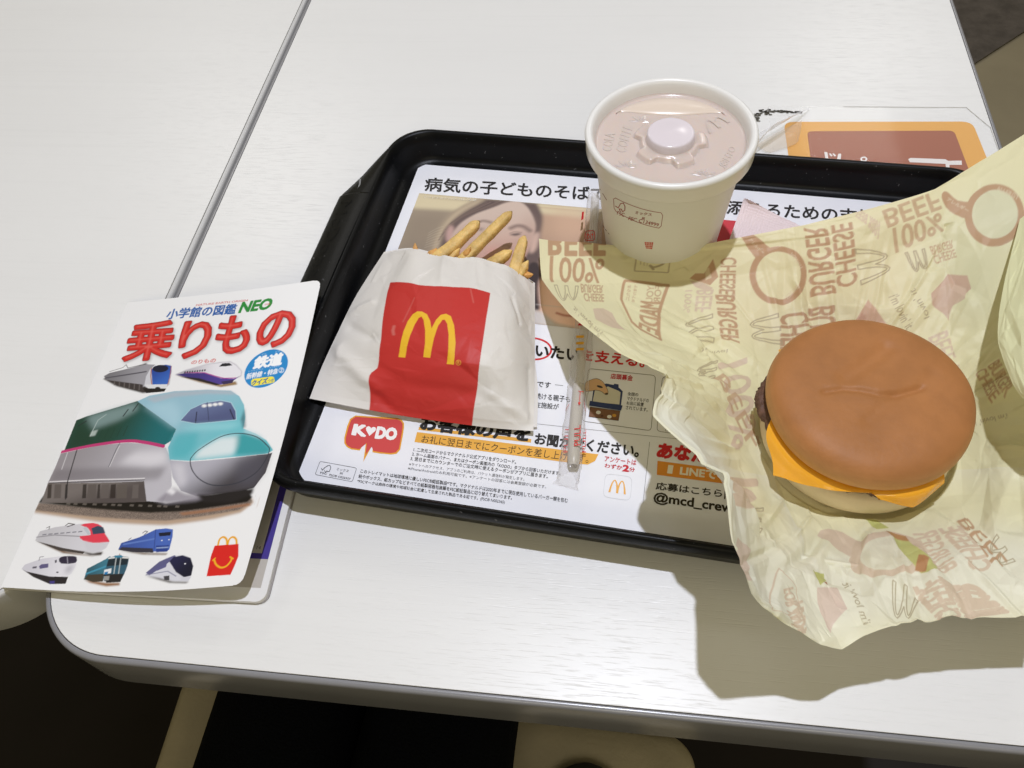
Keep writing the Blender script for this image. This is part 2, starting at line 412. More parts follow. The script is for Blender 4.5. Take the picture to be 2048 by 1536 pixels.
def laminate():
    m = bpy.data.materials.new('white_wood_laminate'); m.use_nodes = True; nt = m.node_tree; L = nt.links.new; b = nt.nodes['Principled BSDF']
    tc = nt.nodes.new('ShaderNodeTexCoord')
    def noise(sc, st, det=4, dist=0):
        mp = nt.nodes.new('ShaderNodeMapping'); mp.inputs['Scale'].default_value = st; L(tc.outputs['Object'], mp.inputs[0])
        n = nt.nodes.new('ShaderNodeTexNoise'); n.inputs['Scale'].default_value = sc; n.inputs['Detail'].default_value = det; n.inputs['Distortion'].default_value = dist
        L(mp.outputs[0], n.inputs['Vector']); return n.outputs['Fac']
    def ramp(src, a, b_, lo, hi):
        r = nt.nodes.new('ShaderNodeMapRange'); r.inputs[1].default_value = a; r.inputs[2].default_value = b_; r.inputs[3].default_value = lo; r.inputs[4].default_value = hi
        L(src, r.inputs[0]); return r.outputs[0]
    def mul(a, c):
        x = nt.nodes.new('ShaderNodeMath'); x.operation = 'MULTIPLY'; L(a, x.inputs[0]); L(c, x.inputs[1]); return x.outputs[0]
    fine = ramp(noise(1, (9, 700, 1), 3, .2), .56, .78, 1, .975)
    mid = ramp(noise(1, (3, 240, 1), 4, .3), .55, .85, 1, .965)
    broad = ramp(noise(1, (2, 14, 1), 3, .8), .3, .7, .985, 1.008)
    v = mul(mul(fine, mid), broad)
    c = nt.nodes.new('ShaderNodeMix'); c.data_type = 'RGBA'; c.blend_type = 'MULTIPLY'; c.inputs[0].default_value = 1
    c.inputs[6].default_value = (*lin((227, 227, 228)), 1); L(v, c.inputs[7]); L(c.outputs[2], b.inputs['Base Color'])
    b.inputs['Roughness'].default_value = .33; b.inputs['Specular IOR Level'].default_value = .42
    pores = ramp(noise(1, (55, 1500, 1), 2, .2), .58, .7, 0, 1)
    bp = nt.nodes.new('ShaderNodeBump'); bp.inputs['Distance'].default_value = .00006; bp.inputs['Strength'].default_value = .8; bp.invert = True
    L(pores, bp.inputs['Height']); L(bp.outputs[0], b.inputs['Normal'])
    return m
lam_m = laminate()
band_m = mat('grey_edge_band', (134, 134, 140), .26, .7, vary=(30, .05, (1, 1, 1)))
band2_m = mat('pale_edge_band', (200, 200, 202), .3, .5)
seam_m = mat('dark_seam', (58, 55, 52), .7, .2)
steel_m = mat('table_leg_paint', (52, 52, 54), .4, .5)
def table(label, x0, x1, y0, y1, r, band_m=band_m):
    t = empty('dining_table', label, 'table', 'white tables pushed together')
    R = lambda d, z: rr(x0+d, x1-d, y0+d, y1-d, r-d, z=z, n=20)
    loft('tabletop', [R(3.4, -2), R(3.4, -.15), R(3.55, 0)], lam_m, t, cap0=False, smooth=False)
    loft('seam', [R(2.6, -.45), R(4.5, -.45)], seam_m, t, False, False)
    loft('edge_band', [R(2.95, -1.2), R(2.95, -.2), R(2.6, -.05), R(1.6, -.12), R(.8, -.5), R(.25, -1.3), R(0, -2.6), R(0, -33), R(.7, -34.2), R(2, -34.5)], band_m, t, False, True)
    cx, cy = (x0+x1)/2, (y0+y1)/2
    a = np.linspace(0, 2*np.pi, 32, endpoint=False)
    C = lambda rad, z: np.stack([cx+rad*np.cos(a), cy+rad*np.sin(a), z+0*a], -1)
    loft('leg', [C(38, -34.6), C(38, -700)], steel_m, t)
    loft('base', [C(240, -720), C(240, -712), C(60, -698), C(39, -690)], steel_m, t)
    return t
table('white wood grain table under the black tray, with a rounded corner at its front left', -281, 248, 94.7, 900, 46)
table('white wood grain table at the far left, behind the booklet spine', -840, -282.6, 112, 912, 48, band2_m)

# the viewer's seat and lap below the front edge
se_m = mat('beige_seat_pad', (176, 166, 146), .6, .25, bump=(300, .0004, (1, 1, 1)), vary=(30, .08, (1, 1, 1)))
ch = empty('chair', 'beige padded seat with rounded corners just below the front table edge', 'chair')
def S(d, z):
    q = rr(-331+d, 73-d, -250+d, 153-d, 24, z=z); q[:, 1] += np.where(q[:, 1] > 0, (73-q[:, 0])*.05, 0); return q
loft('seat', [S(12, -318), S(2, -314), S(0, -304), S(0, -286), S(2.5, -276), S(9, -271), S(22, -270)], se_m, ch)
for sx in (-296, 30):
    for sy in (-215, 120):
        a = np.linspace(0, 2*np.pi, 12, endpoint=False)
        loft('leg', [np.stack([sx+11*np.cos(a), sy+11*np.sin(a), z+0*a], -1) for z in (-720, -317)], steel_m, ch)
def skin_body(name, vs, es, rad, m, sub=2):
    me = bpy.data.meshes.new(name); me.from_pydata([tuple(c*.001 for c in v) for v in vs], es, []); o = bpy.data.objects.new(name, me); COL.objects.link(o)
    o.modifiers.new('s', 'SKIN'); sd = o.modifiers.new('d', 'SUBSURF'); sd.levels = sub; sd.render_levels = sub
    for i, r in enumerate(rad): me.skin_vertices[0].data[i].radius = (r[0]*.001, r[1]*.001)
    me.skin_vertices[0].data[0].use_root = True
    dg = bpy.context.evaluated_depsgraph_get(); nm = bpy.data.meshes.new_from_object(o.evaluated_get(dg)); nm.name = name
    bpy.data.objects.remove(o); nm.materials.clear(); nm.materials.append(m)
    nm.polygons.foreach_set('use_smooth', np.ones(len(nm.polygons), bool))
    return link(name, nm)
tro_m = mat('navy_trouser_cloth', (6, 8, 16), .85, .1, bump=(700, .001, (1, 1, 1)), vary=(500, .3, (1, 1, 1)))
vs = [(-160, -230, -205)]; es = []; rad = [(88, 62)]
for sx in (-1, 1):
    k = len(vs)
    vs += [(-160+sx*46, -150, -210), (-160+sx*52, -20, -212), (-160+sx*52, 110, -212), (-158+sx*58, 215, -216), (-156+sx*56, 262, -250), (-156+sx*58, 262, -420), (-156+sx*58, 268, -640)]
    es += [(0, k)]+[(k+i, k+i+1) for i in range(6)]
    rad += [(62, 56), (62, 55), (58, 53), (54, 48), (56, 46), (46, 42), (36, 34)]
per = skin_body('person', vs, es, rad, tro_m)
tag(per, 'seated person in dark navy trousers, lap resting on the beige seat', 'person')
sh_m = mat('dark_grey_cloth', (66, 66, 70), .8, .2, bump=(500, .0006, (1, 1, 1)))
prof = [(36, 30, 3), (52, 38, 15), (80, 40, 22), (104, 38, 22), (122, 31, 18), (133, 21, 12), (139, 10, 6), (141, 2, 1.5)]
a = np.linspace(0, np.pi, 17)
bx_ = P(1176, 1520, -262)[0]
loops = [np.stack([bx_+w*np.cos(a), y-16+0*a, -269.8+h*np.sin(a)], -1) for y, w, h in prof]
tag(loft('pouch', loops, sh_m), 'small dark grey rounded pouch on the beige seat beside the lap', 'pouch')

# ================================================================== tray
TA = math.radians(-5); TE1 = np.array([math.cos(TA), math.sin(TA)]); TE2 = np.array([-math.sin(TA), math.cos(TA)]); TM0 = P(592, 958, 4)[:2]
def T(x, y, z):
    """tray frame: origin at the near left corner of the paper mat"""
    x, y, z = np.broadcast_arrays(np.asarray(x, float), np.asarray(y, float), np.asarray(z, float))
    return np.stack([TM0[0]+x*TE1[0]+y*TE2[0], TM0[1]+x*TE1[1]+y*TE2[1], z], -1)
def Tinv(p): d = np.asarray(p)[..., :2]-TM0; return np.stack([d@TE1, d@TE2], -1)
tray_m = mat('black_tray_plastic', (11, 12, 15), .36, .16, bump=(2600, .00006, (1, 1, 1)), vary=(25, .25, (1, 1, 1)))
speckle(tray_m, 420, .70, (92, 92, 96))
tray = empty('food_tray', 'black plastic tray with angled handles lying on the white table', 'tray')
def TR(x0, x1, y0, y1, r, z, bow=0):
    q = rr(x0, x1, y0, y1, r, n=16)
    if bow:  # the short sides bulge a little
        f = np.clip(1-((q[:, 1]-125)/120)**2, 0, 1)*bow
        q[:, 0] += np.where(q[:, 0] < 170, -f, f)
    return T(q[:, 0], q[:, 1], z)
o = loft('tray_body', [TR(-9, 357, -6, 256, 24, .6), TR(-13, 361, -9.5, 259.5, 25, 5), TR(-14.5, 362.5, -11.5, 261.6, 26, 15), TR(-16.6, 364.6, -13.6, 264.2, 27, 17.2),
    TR(-17, 365, -14, 264.8, 27, 19, 3), TR(-16.6, 364.6, -13.7, 264.4, 27, 23.6, 3), TR(-15.6, 363.6, -12.7, 263.4, 26, 25, 3), TR(-14.2, 362.2, -11.4, 262, 25.5, 25.2, 3), TR(-12.6, 360.6, -9.9, 260.4, 25, 24, 3),
    TR(-11.2, 359.2, -9, 259.6, 24, 17, 2.5), TR(-9.5, 357.5, -7.7, 258.7, 23, 7.5), TR(-7, 355, -6, 257.6, 22, 4.6), TR(-3, 351, -3, 255, 20, 3.75), TR(2, 346, 1, 251, 18, 3.7)], tray_m, tray)
for s in (0, 1):
    # handle: a thick sloping flange with slanted ends, growing out of the crest of the rim
    out = spline([(-9.8, 254.2), (-21, 232), (-33.3, 204.5), (-36.2, 197), (-37, 189), (-37, 125), (-37, 61), (-36.2, 53), (-33.3, 45.5), (-21, 18), (-9.8, -4)], 6)
    y = out[:, 1]; bow = np.clip(1-((y-125)/120)**2, 0, 1)*3
    dy = np.maximum(np.maximum(y-237.4, 12.9-y), 0)
    inner = 11-np.sqrt(np.maximum(24.3**2-dy**2, 0))-bow
    n = len(out); rows = []
    ox = out[:, 0]
    if s: inner, ox = 348-inner, 348-ox
    for k, zt, zb in ((0, 25.22, 21), (.12, 25.3, 21), (.3, 24.9, 21), (.7, 22.6, 19.4), (.94, 20.7, 17.8), (1, 19.6, 17.9)):
        zt_ = 25.2-(25.2-zt)*np.clip(np.abs(ox-inner)/14, 0, 1); zb_ = np.minimum(zb, zt_-1.6)
        rows.append((T(inner*(1-k)+ox*k, y, zt_), T(inner*(1-k)+ox*k, y, zb_)))
    V = np.array([r[0] for r in rows]+[r[1] for r in rows[::-1]])
    grid_mesh('handle', V, tray_m, tray)
# pale scuff on the slanted end of the handle
I = Ink(lambda p, l: P(p[:, 0], p[:, 1], 23.6+l)); I.fill([(719, 357), (722, 358), (721, 368), (716, 383), (713, 383), (718, 368)], (150, 150, 152)); I.build('scuff', mat('scuff_ink', (128, 128, 130), .6, .2), tray)
# raised lettering on the handle
v, fs, ed, _z = glyphs("McDonald's")
yy = 190-v[:, 0]*92; xx = -33.0+v[:, 1]*8.5
kk = np.clip((-xx-17)/20, 0, 1); zz = np.interp(kk, [0, .3, .7, .94, 1], [25.2, 24.9, 22.6, 20.7, 19.6])
mesh('raised_lettering', T(xx, yy, zz+.07), fs, tray_m, tray, smooth=False)

# ================================================================== paper mat
print_m = mat('printed_ink', attr=True, rough=.55, spec=.25)
paper_m = mat('mat_paper', (232, 233, 241), .6, .25, vary=(60, .012, (1, 1, 1)))
tm = empty('tray_mat', 'white printed paper mat lying in the black tray, with black and red Japanese text', 'paper mat')
U, Vv = np.meshgrid(np.linspace(0, 345, 60), np.linspace(0, 251.5, 44))
wob = .22*np.sin(U/31+Vv/47)*np.sin(Vv/23)+.2
edge = np.clip(1-np.minimum.reduce([U, Vv, 345-U, 251.5-Vv])/14, 0, 1)
MATZ = lambda u, v: 3.95+0*u
grid_mesh('sheet', T(U, Vv, 3.95+0*U), paper_m, tm)
hit = lambda p, l: P(p[:, 0], p[:, 1], 4.0+l)
K4 = lambda *ps: [(560+x/3.413, 740+y/3.413) for x, y in ps]
K6 = lambda *ps: [(1060+x/4.096, 640+y/4.096) for x, y in ps]
BK = (46, 44, 45); RD = (196, 45, 56); OR = (228, 170, 72)
I = Ink(hit)
I.text('病気の子どものそばで', [(849, 381.5), (1213, 402.5), (851.5, 354.5), (1214, 375)], BK, .022)
I.text('添えるための支援', [(1453, 427.5), (1752, 448), (1455, 400.5), (1752, 421)], BK, .022)
I.text('マクドナルドハウスのご家族', [(846, 396.3), (953, 402.2), (847.5, 391.8), (953.5, 397.8)], (232, 226, 214), .01, lift=.22)
I.text('いたい', [(1071, 711.5), (1158, 722), (1073, 689), (1160, 698)], (30, 24, 20), .035)
I.text('を支える。', [(1162, 720), (1288, 735), (1164, 698), (1290, 711)], (200, 40, 44), .03)
I.fill([(1313, 731), (1338, 734), (1338, 737), (1313, 734.5)], (200, 40, 44))
I.text('らです', [(1061, 772), (1101, 776), (1062, 761), (1102, 765)], BK, .015)
I.line([(1110, 769.5), (1126, 771)], .8, BK)
I.text('続ける親子も', [(1070, 797.5), (1140, 805), (1071, 785.5), (1141, 792.5)], BK, .01)
I.text('在施設が', [(1070, 814.5), (1117, 819.5), (1071, 803), (1118, 808)], BK, .01)
cl = (92, 82, 66)
I.line(rrect([(1177, 737), (1311.5, 751), (1302, 861.5), (1164, 842)], .07), .9, cl, closed=True)
I.line(rrect([(1325, 753), (1470, 768), (1462, 884), (1313.5, 862)], .07), .9, cl, closed=True)
I.line([(1334, 845), (1331, 862)], .8, cl); I.line([(1337, 845), (1334, 863)], .8, cl)
I.text('店頭募金', [(1221, 757), (1264.5, 762), (1222.5, 746.5), (1266, 751)], RD, .02)
for t, q in (('全国の', [(1255, 790.5), (1276, 793), (1255.5, 783.5), (1277, 786)]), ('マクドナルドの', [(1254, 800), (1297, 805), (1254.5, 793), (1298, 797.5)]),
             ('お店に設置', [(1253, 809), (1287, 813), (1253.5, 802), (1288, 805.5)]), ('されています。', [(1251.5, 818.5), (1295, 823.5), (1252, 811), (1296, 816)])):
    I.text(t, q, BK, .004)
# collection box picture
I.fill(K6((520, 560), (560, 545), (625, 520), (700, 535), (735, 560), (760, 585), (745, 700), (505, 675)), (50, 62, 104), .06)
I.fill(K6((532, 575), (640, 545), (725, 580), (742, 592), (732, 692), (512, 670)), (205, 200, 184), .1)
I.fill(K6((680, 545), (690, 522), (725, 527), (728, 568)), (50, 62, 104), .12)
I.fill(K6((490, 662), (758, 700), (746, 742), (485, 702)), (50, 62, 104), .14)
I.fill(K6((493, 712), (738, 745), (724, 824), (482, 792)), (122, 86, 62), .1)
I.line(K6((493, 712), (738, 745), (724, 824), (482, 792)), .8, (50, 44, 40), closed=True, lift=.12)
for c, r, k in (((560, 757), 20, (225, 222, 214)), ((650, 792), 19, (225, 222, 214)), ((690, 782), 17, (206, 152, 62)), ((590, 785), 12, (90, 60, 44))):
    I.fill(K6(*ell(c, r, r*.75, 16)), k, .16)
hd = spline([(455, 515), (500, 490), (545, 480), (590, 500), (622, 545), (640, 590), (622, 612), (585, 585), (540, 575), (500, 580), (455, 582)], 4, True)
I.fill(K6(*hd), (214, 172, 130), .18); I.line(K6(*hd), .7, (70, 52, 40), closed=True, lift=.2)
I.fill(K6(*ell((572, 546), 26, 9, 14, .3)), (60, 58, 60), .22); I.fill(K6(*ell((628, 604), 13, 9, 12)), (90, 78, 62), .22)
I.line([(1063, 846.5), (1375, 880)], .7, (120, 118, 118)); I.line([(1299.3, 884), (1286, 1006)], .8, (110, 106, 100))
# customer voice block
I.fill(K4((948, 388), (1716, 472), (1712, 496), (945, 408)), OR, .04)
I.text('お客様の声を', [(840, 859), (1056, 883), (846, 828), (1062, 852)], (40, 38, 38), .05)
I.text('お聞かせください。', [(1069, 888), (1276, 914.5), (1072, 866.5), (1280, 891)], (44, 42, 42), .035)
bd = [(834, 864), (1160, 904), (1197, 908.5), (1190, 922), (1176, 929), (1158, 928), (829, 884)]
I.fill(bd, OR, .04)
I.text('お礼に翌日までにクーポンを差し上げます。', [(842, 885), (1176, 926.5), (845, 869.5), (1179, 909.5)], (52, 44, 34), 0)
for t, q, b in (('1. 二次元コードからマクドナルド公式アプリをダウンロード。', K4((910, 554), (1610, 642), (915, 528), (1614, 613)), .012),
    ('2. ホーム画面のバナー、またはクーポン画面内の「KODO」タブから回答いただけます。', K4((900, 585), (1912, 719), (904, 559), (1917, 692)), .012),
    ('3. 翌日までにカウンターでのご注文時に使えるクーポンがアプリに届きます。', K4((890, 616), (1826, 740), (894, 590), (1830, 712)), .012),
    ('※サイトへのアクセス、アプリのご利用は、パケット通信料が発生します。', K4((880, 652), (1666, 757), (883, 631), (1669, 734)), 0),
    ('※iPhone/Androidのみ利用可能です。※アンケートの回答には会員登録が必要です。', K4((872, 681), (1816, 809), (875, 659), (1819, 786)), 0),
    ('このトレイマットは地球環境に優しいFSC®認証製品*です。マクドナルドは2020年までに現在使用しているバーガー類を包む', K4((548, 701), (1962, 906), (552, 676), (1966, 876)), .012),
    ('紙やボックス、紙カップなどすべての紙製容器包装類をFSC認証製品に切り替えてまいります。', K4((535, 737), (1582, 886), (539, 710), (1586, 858)), .012),
    ('*FSCマークは森林の環境や地域社会に配慮して生産された製品である証です。(FSC® N002365)', K4((525, 772), (1533, 917), (530, 746), (1537, 888)), .008)):
    I.text(t, q, (60, 58, 58) if b else (96, 95, 98), b)
def fsc(I, q, c, text, w=.8):
    """certification mark in a rounded frame; q = tl, tr, br, bl pixels"""
    tl, tr, br, bl = (np.array(p, float) for p in q)
    Q = lambda *ps: quad_map(np.array(ps, float), [bl, br, tl, tr])
    I.line(rrect(q, .13), w, c, closed=True)
    I.line(Q((.10, .52), (.14, .40), (.18, .62), (.24, .80), (.29, .84), (.33, .72), (.335, .55), (.33, .42), (.29, .36), (.265, .42), (.25, .30), (.215, .36), (.2, .42)), w*1.5, c)
    I.text('FSC', Q((.115, .13), (.29, .13), (.115, .28)), c, .01)
    I.text('ミックス', Q((.5, .58), (.82, .58), (.5, .78)), c, .0); I.text('紙', Q((.615, .36), (.70, .36), (.615, .52)), c, 0)
    I.text(text, Q((.36, .10), (.93, .10), (.36, .25)), c, .01)
fsc(I, [(640, 922.6), (713.5, 936), (704.4, 963.4), (630.2, 949)], (74, 74, 80), 'FSC® C022337')
# app icon, survey note
I.line(rrect([(1211, 947), (1264.5, 954), (1260.5, 1001.5), (1206, 993.5)], .24), .6, (196, 198, 202), closed=True)
I.fill(arch([(1216.5, 984), (1251.5, 989), (1220, 958), (1254.5, 962.5)]), (231, 174, 88), .06)
I.text('アンケートは', [(1209, 922), (1272, 930.5), (1210, 912), (1273, 920)], RD, .02)
I.text('わずか', [(1209, 935), (1244, 940), (1210, 926.5), (1245, 931)], RD, .02); I.text('2', [(1245.5, 942), (1256.5, 943), (1247, 930), (1258, 931)], RD, .05); I.text('分', [(1258.5, 942.5), (1269, 944), (1259, 934), (1270, 935.5)], RD, .02)
# recruiting block
I.text('あなたの', [(1314, 913.5), (1446, 929), (1319, 887), (1450, 902)], (198, 36, 40), .06)
I.fill([(1315, 921.5), (1470, 942), (1466, 969.5), (1313.5, 949.5)], (226, 146, 52), .05)
I.text('1', [(1336, 946), (1342.5, 946.8), (1338.5, 930.5), (1345, 931.3)], (240, 232, 214), .03); I.text('LINEで', [(1360, 949), (1432, 958), (1362, 933.5), (1434, 942)], (240, 232, 214), .04)
I.text('応募はこちら|', [(1311, 981), (1450, 998), (1313, 964), (1452, 980)], (50, 44, 34), .02)
I.text('@mcd_crew', [(1307, 1007), (1464, 1030), (1309, 984), (1466, 1006)], (50, 44, 34), .03)
I.build('printed_text', print_m, tm)
# hand-drawn red ring
I = Ink(hit)
ring = ell((1066, 697.5), 38.5, 23, 40, .08); rin = ell((1066, 697.5), 34.5, 19.6, 40, .08)
I.add(np.vstack([ring, rin]), [(i, (i+1) % 40, 40+(i+1) % 40, 40+i) for i in range(40)], (206, 52, 58), .1)
I.build('printed_ring', print_m, tm)
# speech-bubble logo
I = Ink(hit)
bub = [(711, 831), (700, 838), (694, 853), (688.5, 876), (688.5, 886), (693, 893.5), (702, 898.5), (719.4, 901), (732.8, 879), (726.6, 923.5), (745.7, 888), (744.8, 904.5), (760, 907), (782, 909), (793, 907.5), (800.5, 899), (804, 880), (808, 856), (808, 846), (803, 839), (794, 836)]
cen = np.mean(bub, 0)
bi = [(711.5, 833.5), (702.5, 839.5), (697, 854), (691.5, 876), (691.3, 885), (695, 891.5), (703, 896), (718.4, 898.3), (733.4, 886), (731, 909), (743.5, 893.5), (747, 902.2), (761, 904.3), (781.5, 906.3), (791.3, 904.8), (798, 897.5), (801.3, 879), (805.2, 856), (805, 847), (801, 841.3), (793.4, 838.7)]
I.fill(bub, (226, 160, 48), .05); I.fill(bi, (203, 72, 72), .09)
W_ = (240, 238, 240)
I.text('K', [(705.5, 868.3), (729, 871.8), (710.2, 849.5), (732, 852)], W_, .07, .13); I.text('DO', [(751, 875.5), (790.5, 879), (756, 854.5), (794, 857.8)], W_, .07, .13)
ht = [(.5, 0), (.1, .5), (0, .72), (.06, .92), (.24, 1), (.42, .92), (.5, .78), (.58, .92), (.76, 1), (.94, .92), (1, .72), (.9, .5)]
I.fill(quad_map(np.array(ht), [(728.5, 870.5), (749, 873), (733, 851.8), (753, 854.3)]), W_, .13)
I.build('printed_logo', print_m, tm)
# red block at the right and the photograph
pTL, pTR, pBL = Tinv(P(838.6, 386.2, 4.1)), Tinv(P(1437, 432, 4.1)), Tinv(P(1100, 651, 4.1))
x0, y1, x1, y0 = pTL[0], pTL[1], pTR[0], pBL[1]
mesh('printed_block', T([x1+.4, 332, 332, x1+.4], [y0, y0, y1, y1], [4.08]*4), [(0, 1, 2, 3)], mat('red_ink', (201, 66, 76), .55, .25), tm, smooth=False)
ph = Patch([[(0, 0, 0)]*2]*2); ph.c = np.array([[T(x0, y1, 4.1), T(x1, y1, 4.1)], [T(x0, y0, 4.1), T(x1, y0, 4.1)]])
u = np.linspace(0, 1, ph.n); ph.pix = proj(ph.ev(*np.meshgrid(u, u)))
nx, ny = int((x1-x0)/.5), int((y1-y0)/.5)
C = Canvas(nx, ny, (160, 145, 128), ph.inv)
K3 = lambda *ps: [(560+x/3.413, 240+y/3.413) for x, y in ps]
C.fill([(780, 380), (1450, 430), (1450, 520), (760, 470)], (214, 200, 168), blur=2)
C.fill(K3((700, 590), (1120, 615), (1800, 640), (3000, 790), (3000, 1800), (600, 1800)), (158, 143, 126), blur=3, grad=((900, 440), (1130, 470), (188, 156, 134)))
C.fill(K3((700, 700), (1000, 640), (1150, 640), (1050, 900), (700, 1000)), (140, 126, 112), blur=9, alpha=.6)
C.fill(K3((1850, 600), (2200, 660), (2200, 900), (1900, 850)), (206, 172, 148), blur=12, alpha=.7)
Kf = lambda *ps: [(820+x/4.532, 380+y/4.532) for x, y in ps]
C.fill(Kf((190, 580), (245, 420), (330, 270), (440, 170), (600, 90), (760, 45), (960, 40), (1110, 80), (1190, 200), (1200, 300), (1180, 420), (1190, 560), (1165, 700), (1060, 760), (300, 700)), (104, 88, 86), smooth=4, blur=2)
C.fill(Kf((180, 590), (235, 430), (315, 285), (430, 175), (590, 92), (720, 58), (620, 125), (480, 205), (370, 300), (290, 420), (240, 590)), (190, 172, 148), smooth=4, blur=3)
for k in range(12): C.line(Kf((250+11*k, 470-16*k), (330+22*k, 330-13*k), (470+34*k, 215-9*k), (640+30*k, 120-3*k)), 1.0, ((146, 124, 114), (84, 70, 70), (120, 102, 96))[k % 3], alpha=.55, smooth=5, blur=1.5)
for k in range(7): C.line(Kf((300-6*k, 330+26*k), (240-9*k, 350+26*k), (170-6*k, 390+22*k)), .8, (206, 194, 174), alpha=.35, smooth=4, blur=1.5)
C.fill(Kf((330, 380), (365, 320), (400, 350), (395, 440), (350, 480), (325, 440)), (192, 158, 152), smooth=4, blur=2)
C.fill(Kf((350, 560), (370, 430), (450, 310), (590, 220), (750, 160), (880, 112), (990, 105), (1075, 170), (1135, 300), (1128, 400), (1095, 500), (1040, 620), (960, 740), (420, 740)), (207, 186, 174), smooth=5, blur=1.5, grad=(Kf((760, 180))[0], Kf((860, 640))[0], (194, 158, 146)))
C.fill(Kf((1100, 430), (1165, 380), (1170, 440), (1140, 540), (1085, 570)), (206, 176, 164), smooth=4, blur=2)
C.fill(Kf((1040, 170), (1120, 290), (1120, 420), (1070, 540), (1050, 380)), (176, 150, 140), blur=7, alpha=.55)
C.fill(Kf((430, 380), (560, 260), (520, 420), (440, 560)), (180, 150, 140), blur=8, alpha=.5)
C.line(Kf((620, 290), (670, 280), (730, 292)), 4.5, (132, 112, 104), alpha=.75, smooth=5, blur=4)
C.line(Kf((915, 345), (970, 325), (1030, 332), (1085, 368)), 6, (132, 112, 106), alpha=.85, smooth=5, blur=5)
C.fill(Kf((600, 358), (640, 345), (680, 352), (640, 368)), (84, 72, 74), blur=2, alpha=.8)
C.fill(Kf((898, 408), (935, 395), (985, 390), (1010, 402), (960, 415)), (74, 64, 68), blur=1.5, alpha=.9)
C.line(Kf((905, 392), (950, 378), (1010, 385)), 1.6, (150, 126, 118), alpha=.7, smooth=5, blur=2)
C.fill(Kf((760, 400), (800, 470), (850, 505), (790, 520)), (184, 152, 140), blur=6, alpha=.55)
C.line(Kf((840, 505), (880, 498), (915, 528)), 2.6, (164, 130, 120), alpha=.7, smooth=5, blur=3)
C.fill(Kf((700, 540), (780, 520), (800, 580), (720, 640)), (206, 142, 132), smooth=4, blur=7, alpha=.6)
C.fill(K3((1690, 1010), (1760, 980), (1800, 1120), (1790, 1240), (1760, 1300), (1700, 1260)), (64, 54, 56), smooth=4, blur=1.5)
C.fill(K3((1770, 1110), (1850, 1060), (2100, 1080), (2250, 1200), (2200, 1370), (2050, 1420), (1880, 1385), (1790, 1310)), (246, 208, 190), smooth=5, blur=2)  # child's face, coloured paler to offset the wrapper's shadow on it
C.line(K3((1890, 1318), (1950, 1335), (2050, 1340)), 3, (186, 120, 106), smooth=5, blur=3)
C.fill(K3((1700, 1290), (1790, 1310), (1880, 1390), (2050, 1425), (2300, 1380), (2300, 1600), (1700, 1600)), (206, 200, 198), blur=2)
grid_mesh('printed_photo', ph.grid(nx, ny)[::1], mat('photo_print', attr=True, rough=.55, spec=.25), tm, cols=C.c)
# ================================================================== drink cup
CX, CY = 22.5, 373.5
cup_m = mat('white_paper_cup', (224, 224, 222), .42, .35, bump=(400, .00005, (1, 1, 1)))
lid_m = mat('white_cup_lid_plastic', (232, 231, 230), .3, .45)
plate_m = mat('translucent_lid_plastic', (209, 193, 186), .2, .5, vary=(18, .02, (1, 1, 1)), sss=.25)
knob_m = mat('milky_lid_plastic', (222, 213, 220), .2, .5)
cup = empty('drink_cup', 'white paper cup of iced drink with a frosted plastic lid, standing on the tray', 'cup')
cb = lathe([(0, 5.6), (30.5, 5.6), (31.2, 4.2), (32.0, 4.2), (32.4, 5.6), (40.6, 82), (41, 84), (40.8, 85.5), (40, 85.5)], CX, CY, 120)
grid_mesh('cup_body', cb, cup_m, cup, closed_u=True)
rim = lathe([(40.9, 84.6), (44.2, 82.6), (45.0, 82.6), (45.3, 83.4), (45.4, 88), (45.8, 90.4), (46, 92.2), (45.6, 93.6), (44.6, 94.3), (43.3, 94.3), (42.3, 93.7), (41.5, 92.2), (40.9, 90), (40.3, 87.2)], CX, CY, 120)
grid_mesh('lid_rim', rim, lid_m, cup, closed_u=True)
pl = lathe([(40.5, 87.6), (39.8, 86.6), (38.9, 86.3), (20, 86.4), (8, 86.4), (0.01, 86.4)], CX, CY, 120)
plate = grid_mesh('lid_plate', pl, plate_m, cup, closed_u=True)
# lobed collar and lens-shaped button in the middle of the lid
KX, KY = P(1340, 283, 88)[:2]
a = np.linspace(0, 2*np.pi, 144, endpoint=False)
lob = 17.2+2.2*np.tanh(5*np.sin(a*5+.9))
cr = [np.stack([KX+(lob+d)*np.cos(a), KY+(lob+d)*np.sin(a), 0*a+z], -1) for d, z in ((1.4, 86.45), (.8, 86.8), (.2, 88.4), (-.4, 88.9), (-1.4, 89.0))]
cr += [np.stack([KX+r*np.cos(a), KY+r*np.sin(a), 0*a+z], -1) for r, z in ((13.2, 89.1), (12.9, 89.8), (12.5, 93.4), (12.1, 94.1), (11.4, 94.3), (10.4, 94.2), (6, 95.2), (.05, 95.6))]
kn = grid_mesh('lid_collar', np.array(cr[:7]), plate_m, cup, closed_u=True)
grid_mesh('lid_button', np.array(cr[6:]), knob_m, cup, closed_u=True)
